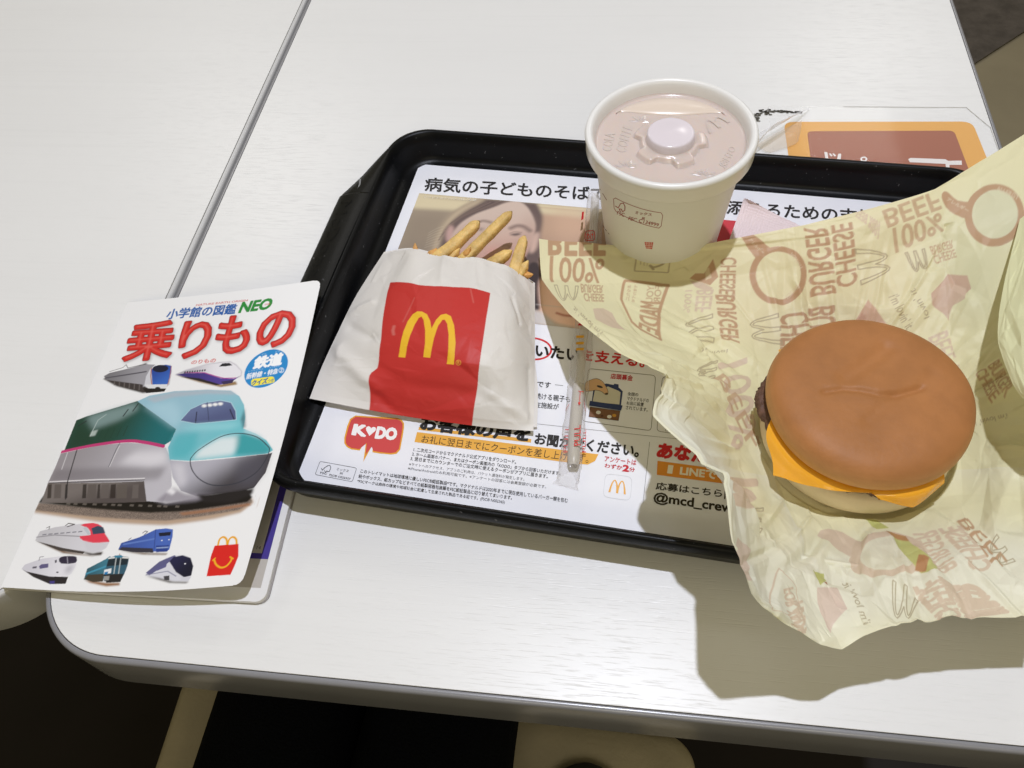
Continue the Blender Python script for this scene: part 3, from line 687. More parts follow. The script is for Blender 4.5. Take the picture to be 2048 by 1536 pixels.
# raised lettering and tabs pressed into the lid
def emboss(name, t, q, h=.14):
    v, fs, ed, _z = glyphs(t); p = quad_map(v, q); n = len(p)
    top = P(p[:, 0], p[:, 1], np.full(n, 86.45+h)); bot = top.copy(); bot[:, 2] = 86.3
    f = [tuple(x) for x in fs]+[(a_, b_, b_+n, a_+n) for a_, b_ in ed]
    return mesh(name, np.vstack([top, bot]), f, plate_m, cup, smooth=False)
Kc = lambda *ps: [(1060+x/4.096, 140+y/4.096) for x, y in ps]
emboss('raised_lettering', 'COFFEE', Kc((780, 680), (845, 470), (700, 655), (765, 445)))
emboss('raised_lettering', 'COLA', Kc((665, 665), (700, 520), (590, 655), (615, 510)))
emboss('raised_lettering', 'OTHER', Kc((1690, 640), (1600, 810), (1640, 620), (1540, 780)))
emboss('raised_lettering', 'COFFEE', Kc((1190, 270), (1010, 300), (1200, 300), (1020, 330)), .3)
v = np.array(quad_map(np.array(ARCH), Kc((1640, 420), (1470, 520), (1580, 370), (1400, 420))))
tri = [tuple(t) for t in geometry.tessellate_polygon([[Vector((p[0], p[1], 0)) for p in v]])]
mesh('raised_arches', P(v[:, 0], v[:, 1], 86.75), tri, plate_m, cup, smooth=False)
def star(c, r, n=11):
    vs, fs = [], []
    cc = P(*c, 86.45)[:2]
    for i in range(n):
        t = math.pi*(i+.5)/n+.15*math.sin(i*3); d = np.array([math.cos(t), math.sin(t)]); nn = np.array([-d[1], d[0]])
        k = len(vs); L = r*(.75+.25*math.sin(i*2.1))
        vs += [(*(cc+d*1.0), 86.45), (*(cc+d*L*.8+nn*.7), 86.4), (*(cc+d*L), 86.4), (*(cc+d*L*.8-nn*.7), 86.4), (*(cc+d*L*.6), 86.65)]
        fs += [(k, k+1, k+4), (k+1, k+2, k+4), (k+2, k+3, k+4), (k+3, k, k+4)]
    return vs, fs
for c in (Kc((905, 430))[0], Kc((790, 800))[0], Kc((1420, 870))[0]):
    vs, fs = star(c, 7.5); mesh('press_tab', vs, fs, plate_m, cup, smooth=False)
# crescent rib near the far side of the lid
an = np.linspace(.62, math.pi-.62, 40)
e0 = np.stack([CX+37.2*np.cos(an), CY+37.2*np.sin(an), 0*an+86.5], -1); e1 = np.stack([CX+36.4*np.cos(an), CY+36.2*np.sin(an), 0*an+87.3], -1)
sx = np.linspace(e1[0, 0], e1[-1, 0], 40); sag = 1-((sx-CX)/30)**2
e2 = np.stack([sx, CY+24.5-2.5*sag, 0*sx+87.3], -1); e3 = np.stack([sx, CY+23.7-2.5*sag, 0*sx+86.4], -1)
tp = np.sin(np.linspace(0, np.pi, 40))**.6
for q_ in (e1, e2): q_[:, 2] = 86.45+.85*tp
e1[:, :2] = e0[:, :2]+(e1[:, :2]-e0[:, :2])*tp[:, None]; e2[:, 1] = e0[:, 1]+(e2[:, 1]-e0[:, 1])*tp**.5; e3[:, 1] = e0[:, 1]+(e3[:, 1]-e0[:, 1])*tp**.5; e2[:, 0] = e0[:, 0]; e3[:, 0] = e0[:, 0]
grid_mesh('drinking_tab', np.array([e0, e1, e2, e3]), mat('pale_lid_plastic', (222, 206, 192), .22, .5), cup)
# print on the cup wall: certification mark, tidy basket, thin lines
def cup_hit(p, l):
    d = (p[:, 0]-1024)[:, None]*C_R+(768-p[:, 1])[:, None]*C_U+F_PX*_F
    k = (40.6-32.4)/(82-5.6); r0 = 32.4-k*5.6+l
    ox, oy, oz = C_P-np.array([CX, CY, 0]); A = d[:, 0]**2+d[:, 1]**2-(k*d[:, 2])**2
    B = 2*(ox*d[:, 0]+oy*d[:, 1]-k*d[:, 2]*(r0+k*oz)); Cc = ox**2+oy**2-(r0+k*oz)**2
    t = (-B-np.sqrt(np.maximum(B*B-4*A*Cc, 0)))/(2*A)
    return C_P+d*t[:, None]
I = Ink(cup_hit); MR = (150, 44, 40)
def curved(q, c, w):   # frame whose long sides follow the wall
    tl, tr, br, bl = (np.array(p, float) for p in q); out = []
    for a_, b_ in ((tl, tr), (tr, br), (br, bl), (bl, tl)):
        for t in np.linspace(.04 if np.hypot(*(b_-a_)) > 50 else .16, .96 if np.hypot(*(b_-a_)) > 50 else .84, 12):
            p = a_*(1-t)+b_*t
            if np.hypot(*(b_-a_)) > 50: p = p+np.array([0, 5.5*4*t*(1-t)])
            out.append(p)
    I.line(out, w, c, closed=True)
fq = Kc((683, 1040), (1090, 1172), (1072, 1298), (690, 1150)); curved(fq, MR, 1.0)
I.line(Kc((700, 1115), (722, 1130), (742, 1095), (765, 1090), (778, 1120), (776, 1150), (758, 1160), (748, 1140), (730, 1138), (740, 1158)), 1.5, MR)
I.text('FSC', Kc((712, 1184), (770, 1204), (718, 1154), (776, 1174)), MR, .004)
I.text('ミックス', Kc((860, 1180), (995, 1198), (866, 1155), (1000, 1175)), MR, .01); I.text('紙', Kc((915, 1225), (940, 1228), (918, 1203), (943, 1206)), MR, .01)
I.text('FSC C134999', Kc((803, 1228), (1050, 1284), (812, 1200), (1058, 1258)), MR, .004)
I.build('printed_mark', print_m, cup); I = Ink(cup_hit)
I.fill(Kc((938, 1410), (1010, 1412), (1000, 1468), (950, 1462)), (196, 60, 52), .1)
for i in range(1, 5): I.line(Kc((938+i*14.4, 1410), (950+i*10, 1464)), .7, (226, 210, 200), .14)
for i in range(1, 4): I.line(Kc((941+i*2, 1410+i*14), (1008-i*2, 1412+i*14)), .7, (226, 210, 200), .14)
I.build('printed_basket', print_m, cup); I = Ink(cup_hit)
I.line(Kc((572, 975), (600, 1020), (628, 1066)), 1.0, (120, 60, 52)); I.line(Kc((596, 1270), (620, 1310), (648, 1345)), 1.0, (96, 66, 58))
I.build('printed_line', print_m, cup)

# ================================================================== straw in its sleeve
sl_m = film('straw_sleeve_film', (226, 222, 224), .86, .16); st_m = film('clear_straw_plastic', (214, 208, 200), .60, .2)
ml_m = mat('milky_straw_plastic', (206, 200, 190), .3, .4, trans=.25)
stw = empty('drinking_straw', 'clear telescopic straw in a clear plastic sleeve with red print, lying beside the fries', 'straw')
ax = spline([P(x, y, 9.2) for x, y in ((1147, 932), (1150, 860), (1157, 780), (1164, 700), (1175, 600), (1184, 500), (1191, 392))], 10)
def tube(path, rx, rz, n=20, ends=True):
    d = np.gradient(path, axis=0); d /= np.linalg.norm(d, axis=1, keepdims=True); nn = np.stack([d[:, 1], -d[:, 0], 0*d[:, 0]], -1); nn /= np.linalg.norm(nn, axis=1, keepdims=True)
    a_ = np.linspace(0, 2*np.pi, n, endpoint=False); rx = np.broadcast_to(rx, (len(path),)); rz = np.broadcast_to(rz, (len(path),))
    return path[:, None]+nn[:, None]*(np.cos(a_)[None, :, None]*rx[:, None, None])+np.array([0, 0, 1])*(np.sin(a_)[None, :, None]*rz[:, None, None])
k = len(ax)
grid_mesh('straw_tube', tube(ax[16:], 2.7, 2.7), st_m, stw, closed_u=True)
low = ax[:22]; rr_ = np.full(len(low), 3.3); rr_[0] = 2.2; rr_[1] = 3.0
grid_mesh('straw_outer_tube', tube(low, rr_, rr_), ml_m, stw, closed_u=True)
sp = spline([P(x, y, z) for x, y, z in ((1131, 974, 4.6), (1136, 955, 6.5), (1141, 925, 8.4), (1147, 860, 9.2), (1156, 780, 9.2), (1164, 700, 9.2), (1175, 600, 9.2), (1184, 500, 9.2), (1192, 400, 9), (1195, 384, 8.2))], 14)
tt = np.linspace(0, 1, len(sp)); wx = 5.6+.25*np.sin(tt*60)+.2*np.sin(tt*113+1); wz = 3.75+.12*np.sin(tt*47)
wz = wz*np.clip(tt/.09, .08, 1)*np.clip((1-tt)/.03, .3, 1); wx = wx+1.0*np.clip(1-tt/.06, 0, 1)
grid_mesh('sleeve', tube(sp, wx, wz, 26), sl_m, stw, closed_u=True)
I = Ink(lambda p, l: P(p[:, 0], p[:, 1], 13.1+l)); RS = (206, 52, 50)
I.text('PULL', [(1161.5, 890), (1161, 850), (1148, 892), (1148.5, 851)], RS, .0)
I.line([(1157, 782), (1167, 783.5)], 1.2, RS); I.line([(1160.5, 784), (1158.5, 808)], 1.2, RS); I.fill([(1156, 804), (1161.5, 805), (1158, 811)], RS)
I.build('printed_lettering', print_m, stw)
for y in (671, 684, 696):
    I = Ink(lambda p, l: P(p[:, 0], p[:, 1], 13.1+l)); I.fill([(1152.5, y), (1168, y-.5), (1167.5, y+4.5), (1152, y+5)], (216, 158, 44)); I.build('printed_stripe', print_m, stw)
I = Ink(lambda p, l: P(p[:, 0], p[:, 1], 13.1+l))
I.fill([(1155.5, 651), (1158, 646.5), (1163, 647), (1165, 651)], (180, 24, 34))
I.line(rrect([(1171.5, 462), (1189, 461), (1189.5, 481), (1169, 481)], .3), 1.6, RS, closed=True); I.text('わけ', [(1172.5, 479), (1186, 478), (1173.5, 466), (1187, 465)], RS, .03)
I.fill([(1164, 424), (1168, 423), (1167, 438), (1162, 441)], (180, 30, 36))
I.build('printed_emblem', print_m, stw)
I = Ink(lambda p, l: P(p[:, 0], p[:, 1], 6.2+l))
I.text('PULL', [(1136, 905), (1139, 850), (1126, 905), (1131, 850)], RS, 0); I.text('PULL', [(1172, 905), (1172, 858), (1164, 905), (1166, 858)], RS, 0)
I.line([(1131, 822), (1138, 808)], 1, RS); I.line([(1167, 795), (1171, 822)], 1, RS)
I.build('printed_lettering', print_m, stw)

# ================================================================== napkin under the wrapper
nap_m = mat('pale_pink_napkin', (232, 216, 219), .9, .1, bump=(2200, .0003, (1, 1, 1)))
npk = Patch([[(1488, 396, 15), (1494, 398, 18), (1501, 401, 19)], [(1474, 436, 12), (1520, 430, 13), (1560, 432, 12)], [(1458, 482, 9), (1550, 480, 9), (1650, 478, 8)], [(1450, 520, 6), (1560, 530, 6), (1690, 528, 5)]])
V = npk.grid(90, 80)
V[..., 2] += .35*(np.sin(V[..., 0]*2.2+V[..., 1]*1.1)*np.sin(V[..., 1]*2.2-V[..., 0]*1.1))
tag(grid_mesh('napkin', V, nap_m), 'pale pink embossed paper napkin corner between the cup and the wrapper', 'napkin')

# ================================================================== sticker sign and its peeling film on the table
sg = empty('table_sticker', 'orange and brown sticker sign with white Japanese characters behind the tray', 'sticker')
og_m = mat('orange_sticker', (226, 168, 80), .5, .3); bw_m = mat('brown_sticker', (161, 92, 66), .5, .3)
hs = lambda z: (lambda p, l: P(p[:, 0], p[:, 1], z+l))
def flat(name, pts, m, z, parent):
    tri = geometry.tessellate_polygon([[Vector((p[0], p[1], 0)) for p in pts]]); pts = np.asarray(pts)
    return mesh(name, P(pts[:, 0], pts[:, 1], z), [tuple(t) for t in tri], m, parent, smooth=False)
q = [np.array([107.5, 503.5]), np.array([233.0, 506.5]), np.array([237.5, 425]), np.array([109, 423])]
def flatmm(name, pts, m, z, parent):
    tri = geometry.tessellate_polygon([[Vector((p[0], p[1], 0)) for p in pts]])
    return mesh(name, [(p[0], p[1], z) for p in pts], [tuple(t) for t in tri], m, parent, smooth=False)
flatmm('sticker_border', rrect(q, .09), og_m, .12, sg)
flatmm('sticker_panel', rrect([np.array(p) for p in ((122.5, 493.5), (219.5, 496.5), (223, 431), (122.5, 429))], .06), bw_m, .18, sg)
I = Ink(hs(.2)); Ks = lambda *ps: [(1500+x/3.737, y/3.737) for x, y in ps]; WS = (232, 226, 224)
I.fill(Ks((555, 1135), (578, 1138), (586, 1188), (615, 1196), (650, 1192), (660, 1148), (682, 1150), (678, 1195), (640, 1240), (590, 1235), (565, 1200)), WS)
for d in (0, 26): I.fill(Ks((590+d, 1150), (600+d, 1145), (618+d, 1163), (606+d, 1170)), WS)
ro, ri = ell(Ks((851, 1189))[0], 7.2, 5, 24), ell(Ks((851, 1189))[0], 3.6, 2.3, 24)
I.add(np.vstack([ro, ri]), [(i, (i+1) % 24, 24+(i+1) % 24, 24+i) for i in range(24)], WS, .06)
I.fill(Ks((1182, 1190), (1200, 1180), (1460, 1190), (1480, 1202), (1582, 1200), (1584, 1232), (1490, 1232), (1498, 1330), (1470, 1330), (1462, 1225), (1195, 1212)), WS)
I.fill(Ks((1115, 1232), (1425, 1245), (1432, 1330), (1410, 1330), (1405, 1262), (1115, 1250)), WS)
I.fill(Ks(*ell((1035, 1255), 60, 30)), WS)
for c in ((517, 1037), (484, 1163)): I.fill(Ks(*ell(c, 5, 4, 10)), (226, 190, 170))
I.build('printed_text', print_m, sg)
fm = film('clear_tape', (236, 236, 234), .94, .07)
fo = [(98, 521), (232, 521.5), (243.5, 500), (244.5, 430), (98, 425)]
tape = flatmm('cover_film', fo, fm, .34, sg)
edge_m = mat('film_edge', (188, 185, 180), .5, .3)
I = Ink(lambda p, l: np.stack([p[:, 0], p[:, 1], .36+l+0*p[:, 0]], -1))
I.line([(150, 521), (232, 521.5), (243.5, 500), (244.5, 430)], .45, (186, 184, 180), .0); I.build('film_edge', print_m, sg)
# the corner of the film that has come loose
cu = Patch([[(1506, 300, 6), (1540, 262, 9), (1578, 240, 8), (1618, 216, 1)], [(1512, 282, 10), (1548, 250, 16), (1584, 232, 12), (1620, 218, 1)], [(1512, 272, 4), (1550, 248, 7), (1588, 228, 5), (1622, 219, .8)]])
V = cu.grid(60, 30); V[..., 2] += soft(crumple(60, 30, 60, 20, 26, 1.1, 5), 1)
tag(grid_mesh('loose_film', V, film('loose_clear_film', (240, 240, 246), .72, .06)), 'crinkled clear film curling off the orange sticker beside the cup', 'plastic film')
cu = Patch([[(1512, 290, 1.5), (1560, 262, 2.2), (1604, 240, .6)], [(1530, 302, 1.4), (1580, 272, 3.5), (1602, 258, 1)], [(1540, 306, .7), (1586, 290, 1.5), (1597, 282, .8)]])
grid_mesh('film_flap', cu.grid(24, 16), film('hazy_film', (232, 214, 190), .68, .2), sg)
vs, fs = [], []
for i in range(150):
    u_ = RNG.random(); px = 1520+u_*84; py = 222.5+1.5*u_+RNG.normal()*(1.1+2.8*(u_ < .25)*RNG.random())
    if i > 110: px, py = 1503+RNG.random()*16, 226+RNG.random()*22
    c = P(px, py, .4); r_ = .25+.75*RNG.random(); k = len(vs)
    n_ = 6
    for j in range(n_): t = 2*np.pi*j/n_; rj = r_*(.6+.6*RNG.random()); vs.append((c[0]+rj*1.7*math.cos(t), c[1]+rj*.7*math.sin(t), .42+.01*(i % 9)))
    fs.append(tuple(range(k, k+n_)))
o = mesh('adhesive_residue', vs, fs, mat('black_residue', (66, 63, 58), .8, .2), sg, smooth=False); tag(o, kind='stuff')

# ================================================================== booklet
bk = empty('booklet', 'white picture booklet with a green bullet train on its cover, lifted open at the left', 'booklet')
def cover_rows():
    top = [(255, 605), (385, 592), (515, 577), (643, 559)]; bot = [(2, 1174.5), (160, 1183), (322, 1181.5), (484, 1170)]
    za = [5, 16, 26, 32]; zb = [5, 10, 14.5, 17.5]; zt = [(5, 16, 26, 32), (5, 15.5, 25.5, 31), (5, 13.5, 21.5, 27), (5, 10, 14.5, 17.5)]
    rows = []
    for k, t in enumerate((0, 1/3, 2/3, 1)):
        r = []
        for i in range(4):
            p = P(*top[i], za[i])*(1-t)+P(*bot[i], zb[i])*t; px = proj(p); r.append((px[0]+(7*4*t*(1-t) if i == 3 else 0), px[1], zt[k][i]))
        rows.append(r)
    return rows
CV = Patch(cover_rows())
uu = np.linspace(0, 1, CV.n); CV.pix = proj(CV.ev(*np.meshgrid(uu, uu)))
nx, ny = 440, 620
C = Canvas(nx, ny, (238, 238, 241), CV.inv); C.c = C.c
Z1 = lambda *ps: [(x/3.0118, 540+y/3.0118) for x, y in ps]
Z2 = lambda *ps: [(x/3.0118, 900+y/3.0118) for x, y in ps]
Zt = lambda *ps: [(300+x/5.689, 560+y/5.689) for x, y in ps]
# title lines
C.text('NATURE EARTH ORIGIN', Z1((1180, 217), (1490, 188), (1183, 206), (1493, 177)), (200, 60, 60), .03)
C.text('小学館の図鑑', Z1((998, 297), (1412, 264), (1018, 236), (1432, 203)), (32, 92, 168), .03)
C.text('NEO', Z1((1438, 257), (1622, 233), (1464, 195), (1648, 170)), (44, 138, 62), .05)
C.text('本物', Z1((1592, 214), (1624, 210), (1595, 203), (1627, 199)), (206, 70, 60), .02)
for t, q in (('乗', Z1((738, 552), (1022, 524), (800, 322), (1062, 306))), ('り', Z1((1068, 534), (1236, 508), (1108, 318), (1288, 296))), ('も', Z1((1288, 512), (1484, 484), (1330, 290), (1520, 268))), ('の', Z1((1534, 472), (1742, 446), (1584, 266), (1796, 240)))):
    C.text(t, q, (120, 112, 116), .034, alpha=.6, blur=3, shift=(3.5, 3.5))
    C.text(t, q, (150, 28, 30), .038); C.text(t, q, (206, 44, 42), .022); C.text(t, q, (230, 104, 94), -.022, alpha=.75, blur=1, shift=(-1, -1))
C.text('のりもの', Z1((1150, 568), (1296, 556), (1158, 545), (1302, 531)), (206, 50, 48), .03)
ce = CV.inv([(532.4, 736.7)])[0]; a_ = np.linspace(0, 2*np.pi, 60, endpoint=False)
def disc(c, rmm, col, **kw):
    g = np.stack([(c[0]*128+rmm*np.cos(a_))/128*(nx-1), (c[1]*185+rmm*np.sin(a_))/185*(ny-1)], -1); C.segs(g, np.roll(g, -1, 0), col, **kw)
disc(ce, 12.6, (40, 136, 204))
C.text('てつ', Zt((1268, 862), (1318, 852), (1272, 842), (1322, 832)), (206, 226, 240), .0); C.text('どう', Zt((1425, 830), (1475, 818), (1429, 808), (1479, 797)), (206, 226, 240), 0)
C.text('鉄道', Zt((1172, 1012), (1488, 962), (1212, 880), (1516, 826)), (245, 246, 250), .06)
C.text('しんかんせん', Zt((1120, 1045), (1290, 1016), (1124, 1030), (1294, 1001)), (206, 226, 240), 0); C.text('とっきゅう', Zt((1360, 1006), (1470, 985), (1364, 990), (1474, 970)), (206, 226, 240), 0)
C.text('新幹線・特急', Zt((1092, 1132), (1446, 1064), (1110, 1062), (1464, 1002)), (245, 246, 250), .03)
p_ = np.array(Zt((1494, 1027))[0]); C.line(ell(p_, 5, 5, 20), 1.1, (240, 244, 250), closed=True); C.text('2', [p_+(-2.2, 3), p_+(2, 2.4), p_+(-1.6, -3)], (245, 246, 250), .03)
C.fill(rrect(Zt((1152, 1128), (1408, 1094), (1424, 1164), (1150, 1212)), .42), (248, 232, 74))
C.text('クイズ', Zt((1152, 1204), (1328, 1172), (1170, 1142), (1344, 1112)), (30, 96, 160), .05); C.text('つき', Zt((1336, 1170), (1404, 1158), (1342, 1132), (1410, 1120)), (30, 96, 160), .03)
# --- large train picture
C.fill(Z1((205, 1462), (232, 1405), (900, 1440), (1100, 1425), (1516, 1372), (1528, 1402), (1450, 1462), (1290, 1500), (1000, 1538), (600, 1518)), (178, 148, 122), blur=2, alpha=.9)
C.fill(Z1((212, 1448), (236, 1402), (900, 1440), (1100, 1425), (1512, 1372), (1520, 1398), (1440, 1446), (1270, 1476), (1000, 1510), (600, 1490)), (126, 112, 104), blur=1, noise=.45)
C.fill(Z1((1078, 1462), (1500, 1405), (1516, 1418), (1100, 1478)), (160, 112, 82), blur=1, alpha=.8)
C.fill(Z1((232, 1402), (285, 1325), (880, 1370), (1000, 1405), (1480, 1310), (1520, 1368), (1490, 1398), (1080, 1455), (900, 1462)), (26, 22, 22), blur=1)
for k in range(13): x = 380+k*55+int(RNG.random()*24); C.fill(Z1((x, 1400+k*1.5), (x+24, 1402+k*1.5), (x+20, 1414+k*1.5), (x-4, 1412+k*1.5)), (112, 104, 98), alpha=.7)
C.fill(Z1((366, 1106), (600, 1055), (770, 1040), (900, 1048), (1000, 1070), (1030, 1142), (1035, 1300), (980, 1400), (880, 1392), (868, 1272), (288, 1284), (330, 1195)), (150, 144, 150), grad=(Z1((400, 1100))[0], Z1((1010, 1180))[0], (190, 187, 196)))
C.fill(Z1((300, 1275), (330, 1200), (870, 1180), (1000, 1190), (960, 1260), (870, 1268)), (112, 106, 112), blur=5, alpha=.55)
C.fill(Z1((720, 1160), (820, 1095), (990, 1090), (1015, 1150), (900, 1185)), (226, 223, 230), blur=7, alpha=.7)
C.fill(Z1((288, 1284), (868, 1272), (882, 1388), (880, 1396), (248, 1402)), (118, 110, 108), grad=(Z1((600, 1275))[0], Z1((600, 1400))[0], (84, 76, 76)))
C.line(Z1((300, 1276), (600, 1262), (870, 1255)), 2.2, (220, 216, 220)); C.line(Z1((296, 1284), (600, 1272), (870, 1264)), 1.4, (50, 44, 46))
for x, w, c in ((290, 22, (52, 44, 42)), (330, 40, (92, 84, 82)), (395, 14, (32, 26, 28)), (500, 22, (40, 34, 34)), (530, 52, (92, 84, 82)), (590, 14, (48, 42, 42)), (612, 46, (100, 92, 90)), (668, 30, (44, 36, 36)), (706, 60, (96, 88, 84)), (800, 36, (104, 96, 94))):
    C.fill(Z1((x, 1292), (x+w, 1290), (x+w-4, 1374), (x-6, 1376)), c, alpha=.85)
C.line(Z1((520, 915), (470, 1060), (408, 1270), (395, 1380)), 2.0, (48, 46, 50))
C.line(Z1((835, 800), (770, 960), (700, 1080), (655, 1185)), 1.4, (90, 92, 100)); C.line(Z1((440, 1000), (400, 1120), (372, 1200)), 1.6, (206, 202, 206)); C.line(Z1((720, 1060), (690, 1120), (660, 1185)), 1.4, (214, 210, 214))
C.fill(Z1((386, 1090), (460, 905), (520, 882), (830, 788), (862, 815), (1062, 958), (1030, 1030), (985, 1058), (880, 1034), (770, 1022), (600, 1045)), (34, 68, 56), grad=(Z1((650, 960))[0], Z1((1010, 1000))[0], (30, 108, 114)))
C.fill(Z1((520, 885), (600, 858), (820, 795), (835, 840), (720, 905), (560, 960)), (150, 174, 176), blur=6, alpha=.6)
C.fill(Z1((440, 1010), (470, 930), (560, 990), (540, 1050), (420, 1070)), (30, 60, 46), blur=5, alpha=.7)
for k in range(5): x = 590+k*38; C.line(Z1((x+26, 965-k*6), (x+4, 1012-k*6), (x, 1022-k*6)), 1.6, (30, 62, 52))
C.line(Z1((640, 870), (590, 905), (560, 965), (545, 1000)), 1.4, (176, 192, 190)); C.fill(Z1((540, 1002), (552, 972), (590, 962), (572, 998)), (196, 208, 204), alpha=.7, blur=1)
C.line(Z1((742, 880), (772, 840)), 2.2, (34, 40, 44)); C.line(Z1((800, 850), (832, 806)), 2, (34, 40, 44)); C.line(Z1((470, 940), (520, 910)), 2, (36, 44, 46))
C.line(Z1((366, 1097), (480, 1072), (600, 1050), (770, 1030), (880, 1040), (985, 1062)), 6.2, (192, 58, 118), smooth=5)
nose = [(828, 790), (900, 757), (1050, 730), (1250, 721), (1390, 727), (1442, 760), (1470, 812), (1478, 890), (1466, 955), (1540, 985), (1605, 1025), (1645, 1085), (1612, 1106), (1450, 1122), (1300, 1136), (1140, 1150), (1022, 1142), (1012, 1070), (1062, 958), (862, 815)]
C.fill(Z1(*nose), (150, 190, 208), grad=(Z1((1200, 760))[0], Z1((1300, 1060))[0], (112, 190, 202)))
C.fill(Z1((880, 772), (1050, 735), (1250, 722), (1390, 728), (1430, 750), (1250, 745), (1050, 765), (930, 800)), (176, 184, 196), blur=2, alpha=.8)
C.fill(Z1((870, 815), (1050, 790), (1090, 850), (1080, 930), (1050, 950)), (172, 208, 224), blur=7, alpha=.7)
C.fill(Z1((1475, 830), (1480, 950), (1462, 952), (1450, 900)), (70, 104, 116), blur=2, alpha=.8)
C.fill(Z1((1020, 1070), (1060, 985), (1200, 975), (1180, 1060), (1120, 1130), (1030, 1138)), (84, 178, 190), blur=6, alpha=.8)
C.fill(Z1((1420, 1115), (1400, 1010), (1470, 985), (1560, 1005), (1635, 1080), (1600, 1105)), (58, 156, 164), blur=3, alpha=.95)
C.fill(Z1((1160, 1140), (1210, 1075), (1330, 1008), (1430, 1000), (1425, 1060), (1405, 1112)), (226, 234, 238), blur=5, alpha=.9)
C.fill(Z1((1480, 955), (1560, 985), (1610, 1020), (1560, 1010), (1470, 975)), (206, 224, 232), blur=3, alpha=.7)
C.fill(Z1((1085, 908), (1148, 838), (1230, 800), (1330, 785), (1392, 798), (1420, 848), (1424, 902), (1300, 915), (1180, 926)), (104, 116, 156), grad=(Z1((1250, 800))[0], Z1((1250, 920))[0], (84, 92, 132)))
C.line(Z1((1085, 908), (1148, 838), (1230, 800), (1330, 785), (1392, 798), (1420, 848), (1424, 902), (1300, 915), (1180, 926)), 1.4, (176, 208, 222), closed=True)
for x, y in ((1230, 818), (1264, 814), (1296, 810), (1328, 806)): C.fill(Z1(*ell((x, y), 15, 9, 14)), (246, 246, 246), blur=1)
C.line(Z1((1248, 798), (1258, 910)), 1.2, (58, 62, 90)); C.line(Z1((1185, 855), (1178, 920)), 2, (44, 44, 66)); C.line(Z1((1385, 840), (1410, 900)), 2, (44, 44, 66))
C.fill(Z1((1080, 950), (1200, 930), (1400, 920), (1460, 930), (1380, 958), (1200, 966)), (150, 212, 222), blur=5, alpha=.7)
C.fill(Z1((1022, 1146), (1142, 1154), (1300, 1142), (1614, 1108), (1640, 1100), (1600, 1220), (1530, 1312), (1440, 1334), (1330, 1346), (1180, 1362), (1090, 1330), (1040, 1250)), (178, 176, 188), grad=(Z1((1250, 1150))[0], Z1((1330, 1330))[0], (70, 66, 72)))
C.fill(Z1((1420, 1150), (1610, 1112), (1590, 1210), (1520, 1300), (1420, 1280)), (84, 82, 94), blur=8, alpha=.7)
C.fill(Z1((1030, 1160), (1110, 1170), (1120, 1290), (1080, 1310)), (216, 213, 222), blur=6, alpha=.7)
C.fill(Z1((940, 1390), (1040, 1310), (1120, 1345), (1300, 1352), (1180, 1390), (1000, 1408)), (146, 140, 152), blur=3, alpha=.9)
C.fill(Z1((1000, 1335), (1035, 1310), (1060, 1335), (1040, 1355)), (230, 228, 234), blur=2)
C.fill(Z1((1180, 1352), (1330, 1346), (1530, 1312), (1520, 1350), (1400, 1398), (1230, 1400)), (36, 32, 34), blur=2)
C.line(Z1((1146, 1150), (1160, 1120), (1205, 1078), (1330, 1004), (1440, 984), (1545, 1005), (1612, 1060), (1622, 1090), (1590, 1160), (1530, 1230), (1420, 1285), (1290, 1297), (1205, 1262), (1158, 1205)), 1.7, (52, 54, 64), smooth=5, closed=True)
# --- small trains
def car(F, side, face, top, bot, body, front, glass, base=(150, 116, 86), extra=()):
    """side / face outlines, coloured"""
    C.fill(F(*base_poly(side, face)), base, blur=1, alpha=.85); C.fill(F(*bot), (38, 33, 34)); C.fill(F(*side), body[0], grad=(F(side[0])[0], F(side[2])[0], body[1]) if len(body) > 1 else None)
    if top: C.fill(F(*top[0]), top[1])
    C.fill(F(*face), front)
    for pts, c in extra: C.fill(F(*pts), c)
    C.fill(F(*glass), (34, 34, 50), smooth=3)
def base_poly(side, face):
    y = max(p[1] for p in face); x1 = max(p[0] for p in face); x0 = min(p[0] for p in side); y0 = max(p[1] for p in side if p[0] < x0+30)
    return [(x0+20, y0+6), ((x0+x1)/2, y-10), (x1-30, y-4), (x1-40, y+12), ((x0+x1)/2+40, y+12), (x0+60, y0+30)]
# blue and silver train (top left)
C.fill(Z1((620, 655), (880, 560), (1000, 720), (860, 742), (700, 700)), (60, 54, 54), blur=1)
C.fill(Z1((625, 640), (660, 620), (880, 568), (935, 570), (905, 600), (880, 690), (860, 708), (640, 662)), (120, 118, 124), grad=(Z1((640, 640))[0], Z1((880, 620))[0], (156, 154, 162)))
C.line(Z1((640, 650), (880, 612)), 3, (84, 82, 92)); C.fill(Z1((640, 662), (860, 690), (862, 725), (700, 690)), (62, 56, 58))
for k in range(6): C.line(Z1((690+k*30, 668+k*5), (688+k*30, 692+k*6)), 2, (104, 98, 98))
C.fill(Z1((880, 640), (905, 595), (935, 575), (1030, 570), (1036, 610), (1022, 690), (990, 718), (905, 718), (868, 700)), (206, 206, 214))
C.fill(Z1((912, 600), (930, 580), (1000, 570), (1034, 578), (1030, 620), (1008, 690), (918, 690)), (42, 74, 158), grad=(Z1((940, 600))[0], Z1((980, 690))[0], (58, 104, 190)))
C.line(Z1((912, 590), (908, 640), (916, 700)), 1.6, (170, 90, 60)); C.line(Z1((1032, 580), (1022, 650), (1010, 692)), 1.4, (170, 90, 60))
C.fill(Z1(*ell((966, 594), 48, 22, 20, -.06)), (28, 30, 52)); C.fill(Z1((872, 690), (1010, 688), (1000, 716), (900, 722)), (224, 224, 228)); C.fill(Z1((860, 712), (1000, 714), (990, 732), (880, 742)), (32, 28, 30))
